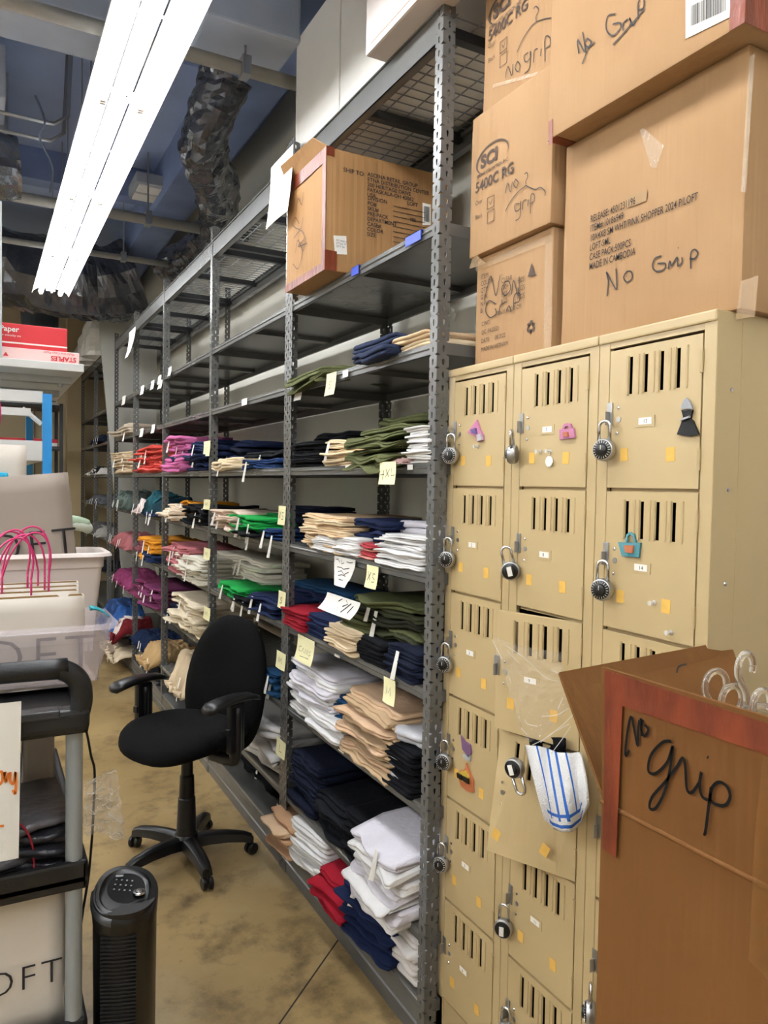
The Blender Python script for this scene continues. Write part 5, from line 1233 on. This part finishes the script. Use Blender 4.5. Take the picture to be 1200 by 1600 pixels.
# ================= SERVICE CART =================
CY = 2.05; CXR = .243; CXL = -.40; CY1 = 2.95
ct = thing('service_cart', 'black service cart with grey posts at the lower left', 'cart', ((CXR+CXL)/2, 2.5, 0))
CP = mat('cart_grey_post', '#8b8f8f', .45); CBL = mat('cart_black', '#131315', .4, bump=.1, bscale=150)
zt_ = {'top': (1.03, 1.09), 'mid': (.625, .70), 'low': (.20, .28)}
def tray(z0, z1, name):
    mb = MB(); x0, x1, y0, y1 = CXL, CXR, CY-.02, CY1; w_ = .02
    mb.box((x0, y0, z0+.02), (x1, y1, z0+.032)); mb.box((x0, y0, z0), (x1, y0+w_, z1), bev=.008); mb.box((x0, y1-w_, z0), (x1, y1, z1), bev=.008); mb.box((x0, y0, z0), (x0+w_, y1, z1), bev=.008); mb.box((x1-w_, y0, z0), (x1, y1, z1), bev=.008)
    return mb.build(name, CBL, ct)
tray(*zt_['top'], 'top_tray'); tray(*zt_['mid'], 'middle_shelf'); tray(*zt_['low'], 'bottom_shelf')
for x in (CXR-.032, CXL+.032):
    for y in (CY+.01, CY1-.04):
        MB().tube([(x, y, .12), (x, y, 1.06)], .026, 16, flat=.8).build('post', CP, ct, smooth=True, auto=True)
        cz = MB(); cz.lathe([(.01, -.012), (.055, -.012), (.06, -.005), (.06, .005), (.055, .012), (.01, .012)], 20, Matrix.Translation((x, y, .061)) @ Matrix.Rotation(PI/2, 4, 'X')); cz.box((x-.02, y-.02, .06), (x+.02, y-.014, .13)).box((x-.02, y+.014, .06), (x+.02, y+.02, .13)).box((x-.02, y-.02, .125), (x+.02, y+.02, .135)).build('caster', BLACK, ct)
# moulded handle: rounded frame standing on the near end
hz0, hz1 = 1.06, 1.213; yy = CY-.02
pts = [(CXR-.03, yy, hz0), (CXR-.018, yy, hz0+.05)]+[(CXR-.018-.07*(1-math.cos(a)), yy, hz1-.075+.065*math.sin(a)) for a in [k*PI/2/6 for k in range(7)]]+[(CXL+.09, yy, hz1-.01)]+[(CXL+.02, yy, hz1-.06), (CXL+.02, yy, hz0)]
mb = MB(); mb.tube(smooth_pts(pts, 4), .024, 12, flat=1.1); mb.build('handle', CBL, ct, smooth=True)
MB().box((CXL, CY-.045, 1.045), (CXR, CY+.02, 1.10), bev=.012).build('tray_lip', CBL, ct)
MB().box((CXL+.06, CY-.05, 1.085), (CXR-.07, CY-.0, 1.105), bev=.004).build('lip_groove', mat('cart_edge', '#2c2d30', .35), ct)
# paper with orange writing, hanging over the near end
pm = thing('paper_sheet', 'white paper with orange handwriting taped to the near end of the cart', 'paper', (.02, CY-.06, .8))
a = at(-60, 1104, Y=CY-.055); b = at(33, 1336, Y=CY-.055)
MB().grid(lambda s, q: (a.x+(b.x-a.x)*s-.006*q, CY-.055-.01*math.sin(s*2)-.004*q, a.z+(b.z-a.z)*q), 6, 6).build('paper', WHITE, pm, solid=.0006)
ink([[(-6, 1212), (2, 1205), (4, 1218), (-2, 1226), (-6, 1215)], [(5, 1216), (8, 1206), (9, 1222), (14, 1207)], [(16, 1206), (16, 1220), (21, 1224), (24, 1206), (25, 1222), (24, 1240), (20, 1234)], [(-30, 1200), (-24, 1232)], [(-36, 1212), (-14, 1208)], [(-16, 1292), (6, 1290)]], (0, CY-.068, 0), (0, -1, 0), .006, pm, mat('orange_marker', '#d9762a', .6))
BG = mat('shopping_bag_paper', '#d2c9bd', .55, var=.03); BGI = mat('kraft_inside', '#9b7d4f', .8); PK = mat('pink_handle', '#c52b6b', .5); GB = mat('grey_bag_paper', '#978b80', .6, var=.05)
def bag(label, u0, u1, v0, v1, Y, D=.10, m=BG, word='LOFT', ht_=None, wz=None, handles=0, hm=PK, rz=0, tint=INK, wu=None, name='shopping_bag', wsize=.1, tilt=0, grp=None):
    """paper bag: front face in the plane Y, its corners read from the photo"""
    a = at(u0, v0, Y=Y); b = at(u1, v1, Y=Y); x0, x1, z1_, z0_ = a.x, b.x, a.z, b.z
    M = Matrix.Translation(((x0+x1)/2, Y, z0_)) @ Matrix.Rotation(rz, 4, 'Z') @ Matrix.Rotation(tilt, 4, 'Y'); W_ = (x1-x0)/2; H = z1_-z0_
    t = thing(name, label, 'bag', M=M, group=grp)
    mb = MB(); e = .002
    def wall(p, q, nrm):
        mb.grid(lambda s, r: (p[0]+(q[0]-p[0])*s+nrm[0]*.006*noise.noise(Vector((s*3, r*3, u0))), p[1]+(q[1]-p[1])*s+nrm[1]*.006*noise.noise(Vector((s*3, r*3, v0))), H*r), 6, 6)
    wall((-W_, 0), (W_, 0), (0, 1)); wall((W_, 0), (W_, D), (1, 0)); wall((W_, D), (-W_, D), (0, 1)); wall((-W_, D), (-W_, 0), (1, 0)); mb.add([(-W_, 0, 0), (W_, 0, 0), (W_, D, 0), (-W_, D, 0)], [(0, 1, 2, 3)])
    mb.build('bag_body', m, t, world=False, solid=.0012, smooth=True, auto=True)
    MB().box((-W_+.003, .002, H-.06), (W_-.003, .003, H-.001)).box((-W_+.003, D-.003, H-.06), (W_-.003, D-.002, H-.001)).box((W_-.003, .002, H-.06), (W_-.002, D-.002, H-.001)).build('kraft_lining', BGI, t, world=False)
    if word:
        X0 = -W_+.02 if wu is None else (at(wu, v0, Y=Y).x-(x0+x1)/2)
        text(word, wsize, M @ frame((X0, -.008, H*(.4 if wz is None else wz)), (1, 0, 0), (0, 0, 1)), tint, t, 'printed_text', -.0015*wsize/.1, 1.0, 1.15)
    for k in range(handles):
        y = .0 if k % 2 == 0 else D; hw = W_*.42; top = .12
        ox = -.02+.03*math.sin(u0+v0*1.3+k*2); sw_ = .03*math.sin(v0+k)
        pts = [(ox-hw, y, H-.04), (ox-hw, y-.003, H+.03)]+[(ox+sw_*math.sin(PI*j/8)-hw*math.cos(PI*j/8), y-.01*math.sin(PI*j/8), H+.04+(top+.012*k)*math.sin(PI*j/8)) for j in range(9)]+[(ox+hw, y-.003, H+.03), (ox+hw, y, H-.04)]
        MB().tube(smooth_pts(pts, 3), .003, 6).build('rope_handle', hm, t, world=False, smooth=True)
    return t
# bins on the cart
TRN = mat('clear_bin_plastic', '#e9dde2', .3, alpha=.26, spec=.8); TRW = mat('milky_bin_plastic', '#e2d6cf', .4, alpha=.93)
def bin_(label, xr, y, z0, z1, W_, D, m, name='plastic_bin', rim=.03, tp=.035):
    t = thing(name, label, 'bin', (xr-W_/2, y+D/2, z0)); mb = MB(); x1 = xr; x0 = xr-W_
    def ring(z, o, r=.03):
        pts = []
        for (cx, cy, a) in ((x1-r, y+r, -PI/2), (x1-r, y+D-r, 0), (x0+r, y+D-r, PI/2), (x0+r, y+r, PI)):
            for k in range(5): th_ = a+k*PI/8; pts.append((cx+(r+o)*math.cos(th_), cy+(r+o)*math.sin(th_), z))
        return pts
    R_ = [ring(z0, -tp-.0), ring(z1-.055, -.004), ring(z1-.05, .002), ring(z1-.012, .004), ring(z1-.012, rim), ring(z1-.02, rim+.002), ring(z1-.02, rim-.002), ring(z1-.002, rim-.006), ring(z1, .004), ring(z1-.006, -.001), ring(z1-.06, -.008), ring(z0+.004, -tp-.004)]
    R_ = [R_[0], R_[1], R_[2], R_[3], R_[4], R_[7], R_[8], R_[9], R_[10], R_[11]]
    n = 20; vs = [p for r in R_ for p in r]; f = [(i*n+k, i*n+(k+1) % n, (i+1)*n+(k+1) % n, (i+1)*n+k) for i in range(len(R_)-1) for k in range(n)]+[tuple(range(n))[::-1], tuple((len(R_)-1)*n+k for k in range(n))]
    mb.add(vs, f).build('bin_body', m, t, smooth=True, auto=True)
    return t
b1 = at(172, 972, Y=2.3); zlow = at(145, 1082, Y=2.3).z
bin_('clear plastic bin holding shopping bags on top of the cart', b1.x+.0, 2.28, 1.092, b1.z, .58, .30, TRN)
bag('white shopping bag with large letters inside the clear bin', -60, 131, 940, 1070, 2.33, D=.05, handles=0, wsize=.155, wu=-98, wz=.17, tint=mat('grey_ink', '#5f5a5c', .8))
for i, (dy, v0, lab) in enumerate(((.065, 903, 'white shopping bag second in the clear bin with pink handles'), (.115, 896, 'white shopping bag third in the clear bin with pink handles'), (.165, 889, 'white shopping bag fourth in the clear bin with pink handles'))):
    bag(lab, -55, 122, v0+28, 1062, 2.32+dy, D=.045, handles=2, word=None, grp=None)
b2 = at(176, 862, Y=2.72)
bin_('milky white plastic bin behind the clear bin', b2.x-.03, 2.70, 1.092, b2.z, .62, .24, TRW)
bag('large grey shopping bag leaning in the rear bin, letters near its lower edge', -60, 122, 742, 905, 2.78, D=.06, m=GB, word='LOFT', wsize=.14, wu=-62, wz=.20, tilt=-.10, rz=-.05)
bag('white shopping bag with pink handles at the left edge behind the grey bag', -60, 40, 692, 860, 2.92, D=.05, handles=2, word=None)
MB_sc = thing('teal_scoop', 'small teal scoop resting on the rim of the clear bin', 'scoop', (b1.x-.03, 2.45, b1.z))
mb = MB(); a = at(140, 948, Y=2.40); b = at(172, 965, Y=2.36)
mb.grid(lambda s, q: (a.x+(b.x-a.x)*s, 2.40-.03+.05*q+(.0), a.z+(b.z-a.z)*s*s+.010*math.sin(PI*q)*(-1)*(1-s)), 8, 6).build('scoop_blade', mat('teal_plastic', '#23a7b5', .35), MB_sc, solid=.003, smooth=True)
TLM = mat('teal_fabric', '#2aa3c9', .8)
o = MB().box((at(-20, 760, Y=2.88).x, 2.86, at(0, 757, Y=2.86).z), (at(13, 760, Y=2.88).x, 2.89, at(0, 738, Y=2.86).z), bev=.01).build('teal_pouch', TLM); tag(o, 'small teal pouch tucked behind the grey bag at the left edge', 'pouch')
# things on the middle shelf
bag('grey beige paper bag standing on the middle shelf behind the paper sheet', 36, 84, 1148, 1262, 2.5, D=.10, m=GB, word=None, handles=0)
def heap(name, label, x0, x1, y0, y1, z, H, col, col2, n=6):
    t = thing(name, label, 'clothes', ((x0+x1)/2, (y0+y1)/2, z))
    for i in range(n):
        zz = z+H*i/n; SEED[0] += 1; g = garment_mesh(x1-x0, y1-y0, H/n*1.25, SEED[0], 1, 2.2)
        M = Matrix.Translation(((x0+x1)/2, y0, zz)) @ Matrix.Rotation(PI/2, 4, 'Z')
        q = MB(M); q.add(g.v, g.f); q.build('folded_layer', cloth(col if i % 2 else col2), t, smooth=True)
    return t
for i in range(6):
    SEED[0] += 1; g = garment_mesh(.50, .30, .026, SEED[0], 1, 2.0); q = MB(Matrix.Translation((-.05, 2.09, .66+i*.021)) @ Matrix.Rotation(PI/2, 4, 'Z')); q.add(g.v, g.f)
    ob = q.build('bagged_shirt', mat('grey_film_cloth', '#6d6a70', .3, var=.7, vscale=14, bump=.8, bscale=25) if i % 2 else mat('dark_film_cloth', '#2b2c33', .3, var=.5, vscale=14, bump=.8, bscale=25), smooth=True)
    tag(ob, 'film wrapped grey or dark shirt on the middle cart shelf, %s' % (ORD[5-i] if i else 'bottom of the heap'), 'clothes', 'film wrapped shirts on the cart')
for i, (z, lab) in enumerate(((.86, 'small white tag box on the cart, upper'), (.80, 'small white tag box on the cart, lower'))):
    pass
# clear film sticking out of the cart side
fp = thing('plastic_wrap', 'crinkled clear plastic wrap sticking out beside the grey cart post', 'wrap', at(165, 1300, Y=2.3))
c0, c1, c2, c3 = at(132, 1222, Y=2.22), at(180, 1200, Y=2.34), at(197, 1312, Y=2.34), at(132, 1300, Y=2.22)
def wf(s, q):
    p = (c0*(1-s)+c1*s)*(1-q)+(c3*(1-s)+c2*s)*q
    r = noise.noise(Vector((s*5, q*12, 1)))*.03+noise.noise(Vector((s*14, q*22, 5)))*.008
    return p+Vector((.35*r+.02*noise.noise(Vector((q*9, 2, s*2)))*s, r, .2*r))
MB().grid(wf, 34, 34).build('film_sheet', clearmat('wrap_film', '#f6f4f0', .28, .08, .8, 50), fp)
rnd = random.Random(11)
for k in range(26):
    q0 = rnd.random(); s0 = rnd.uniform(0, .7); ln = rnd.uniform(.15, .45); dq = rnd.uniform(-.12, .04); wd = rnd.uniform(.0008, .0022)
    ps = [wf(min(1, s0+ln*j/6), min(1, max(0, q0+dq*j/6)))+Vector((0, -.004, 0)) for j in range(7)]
    MB().add([p+Vector((0, 0, wd)) for p in ps]+[p-Vector((0, 0, wd)) for p in ps], [(j, j+1, 8+j, 7+j) for j in range(6)]).build('film_crease_glint', GLINT, fp)  # pale ribbons paint glints along the folds of the wrap
# bottom shelf bags
bag('white shopping bag with large letters standing on the bottom cart shelf', -70, 101, 1398, 1604, 2.09, D=.10, handles=1, hm=mat('red_handle', '#9c2030', .5), wsize=.092, wu=-66, wz=.32)
o = MB().box((CXR-.12, 2.3, .295), (CXR-.04, 2.6, .62), bev=.02).build('red_bundle', cloth('#8c1f2b', 'red_bundle')); tag(o, 'dark red bundle on the bottom cart shelf behind the white bag', 'clothes')
cbl = MB().tube(smooth_pts([at(122, 1122, Y=2.4), at(134, 1140, Y=2.4), at(142, 1180, Y=2.4), at(148, 1215, Y=2.4), at(142, 1330, Y=2.4), at(130, 1420, Y=2.4), Vector((.2, 2.4, .004)), Vector((.0, 2.45, .004))], 5), .004, 6).build('black_cord', BLACKM, smooth=True); tag(cbl, 'thin black cord hanging behind the grey cart post', 'cable'); cbl.name = 'black_cable'

# ================= WHITE SHELF WITH BLUE POST =================
WS = mat('white_shelf_metal', '#c9c9c6', .4); BP = mat('blue_post_paint', '#1d84c6', .4)
sh = thing('white_shelf_unit', 'white metal shelf unit with a bright blue post at the left', 'shelving', (-.1, 4.0, 0))
zt1 = 2.150; x1 = .372
MB().box((-.55, 3.3, zt1-.032), (x1, 4.6, zt1), bev=.003).build('shelf_board', WS, sh)
for y in (3.5, 4.05):
    MB().box((-.5, y, zt1-.06), (x1-.03, y+.05, zt1-.032)).lathe([(.011, -.012), (.011, 0)], 10, Matrix.Translation((x1-.07, y+.025, zt1-.06))).build('support_rail', STEEL, sh)
bx = at(74, 700, Y=3.3).x
MB().box((bx-.017, 3.3, 0), (bx+.017, 3.345, 2.02)).build('blue_post', BP, sh)
MB().box((bx-.017, 4.55, 0), (bx+.017, 4.595, 2.02)).build('blue_post', BP, sh)
MB().box((-.5, 3.31, 1.985), (bx-.017, 3.34, 2.03)).box((-.5, 3.31, 1.93), (bx-.06, 3.34, 1.96)).build('upper_rail', WS, sh)
MB().tube([(bx-.02, 3.325, 1.90), (bx-.09, 3.325, 1.96)], .010, 6).build('corner_brace', WS, sh)
zl = at(40, 700, Y=3.3).z
MB().box((-.5, 3.3, zl-.05), (bx-.017, 4.6, zl+.03), bev=.003).build('lower_shelf', WS, sh)
p = at(3, 420, Y=3.3)
MB().box((p.x-.05, 3.3, zt1), (p.x+.0, 3.34, 2.75)).build('rear_post', mat('pale_post', '#a9acae', .5), sh)
# paper boxes on the shelf
RB = mat('red_box_print', '#c8202b', .45); PW = mat('pink_box_print', '#e9c6c2', .5)
def pbox(label, u1, v0, v1, Y, cols, words, D=.28, W_=.44):
    a = at(u1, v0, Y=Y); b = at(u1, v1, Y=Y); t = thing('paper_box', label, 'box', (a.x-W_/2, Y+D/2, b.z))
    MB().box((a.x-W_, Y, b.z), (a.x, Y+D, a.z), bev=.003).build('box_body', cols, t)
    return t, a, b
t2, a2, b2_ = pbox('white and pink paper box with upside down red lettering, under the red box', 124, 552, 571, 3.34, PW, None)
z_mid = a2.z
zr = at(105, 514, Y=3.36)
t1 = thing('paper_box', 'red copy paper box on top of the pink one', 'box', (zr.x-.2, 3.5, z_mid))
MB().box((zr.x-.44, 3.36, z_mid+.001), (zr.x, 3.64, zr.z), bev=.003).build('box_body', RB, t1)
MB().box((zr.x-.30, 3.3585, z_mid+.018), (zr.x, 3.36, z_mid+.024)).build('white_stripe', WHITE, t1)
text('Copy Paper', .030, frame((zr.x-.322, 3.3575, zr.z-.033), (1, 0, 0), (0, 0, 1)), WHITE, t1, bold=.0006)
text('High-quality paper for everyday use', .011, frame((zr.x-.33, 3.3575, zr.z-.052), (1, 0, 0), (0, 0, 1)), WHITE, t1)
text('STAPLES', .026, frame((a2.x-.012, 3.3375, b2_.z+.028), (-1, 0, 0), (0, 0, -1)), RB, t2, bold=.0008)
text('Multi Use Copy Paper', .013, frame((a2.x-.02, 3.3375, b2_.z+.045), (-1, 0, 0), (0, 0, -1)), RB, t2)
mb = MB(); rnd = random.Random(3)
for k in range(9):
    x = a2.x-.44+rnd.random()*.16; z = b2_.z+.004+rnd.random()*max(.004, (a2.z-b2_.z-.03)); s = .02; mb.add([(x, 3.3385, z), (x+s, 3.3385, z), (x+s/2, 3.3385, z+s*.8)], [(0, 1, 2)])
mb.build('triangle_print', RB, t2)
# ---- far left background: dark shelving and wrapped goods ----
fs_ = thing('far_shelving', 'dark steel shelving against the tan far wall, seen past the blue post', 'shelving', (-.2, 10.3, 0))
for x in (-.75, -.10, .84):
    for y in (9.9, 10.6): MB().box((x, y, 0), (x+.04, y+.04, 2.6)).build('post', GREYD, fs_)
for z in (.4, 1.2, 2.05, 2.55): MB().box((-.75, 9.92, z), (.88, 10.62, z+.03)).build('shelf_board', GREYD, fs_)
for (z, h, lab) in ((2.58, .12, 'red and white carton on the top of the far shelving'), (2.08, .09, 'red and white striped carton on the far shelving, lower')):
    t = thing('striped_carton', lab, 'carton', (.4, 10.1, z)); MB().box((-.04, 9.95, z+.005), (.82, 10.4, z+h*.5), bev=.004).build('carton_body', WHITE, t); MB().box((-.04, 9.948, z+h*.5), (.82, 10.4, z+h), bev=.004).build('red_lid', RB, t)
for i, (u, v) in enumerate(((10, 682), (8, 655))):
    p = at(u, v, Y=9.9)
o = MB().box((-.72, 10.0, 1.24), (-.35, 10.4, 1.62), bev=.06).build('dark_bundle', cloth('#171b2b', 'dark_bundle')); tag(o, 'dark navy bundle on the far shelving at the left edge', 'clothes')
gr = thing('green_bundle', 'small pale green rolled cloth behind the milky bin', 'clothes', at(128, 820, Y=3.0))
for k, (u, v, c) in enumerate(((126, 817, '#b9cfb4'), (130, 824, '#d6dccb'))):
    p = at(u, v, Y=3.0); MB().tube(smooth_pts([(p.x-.12, 3.0, p.z), (p.x-.03, 2.98, p.z+.01), (p.x+.03, 3.0, p.z-.01)], 4), [.02]*8+[.01], 10).build('cloth_roll', cloth(c), gr, smooth=True)
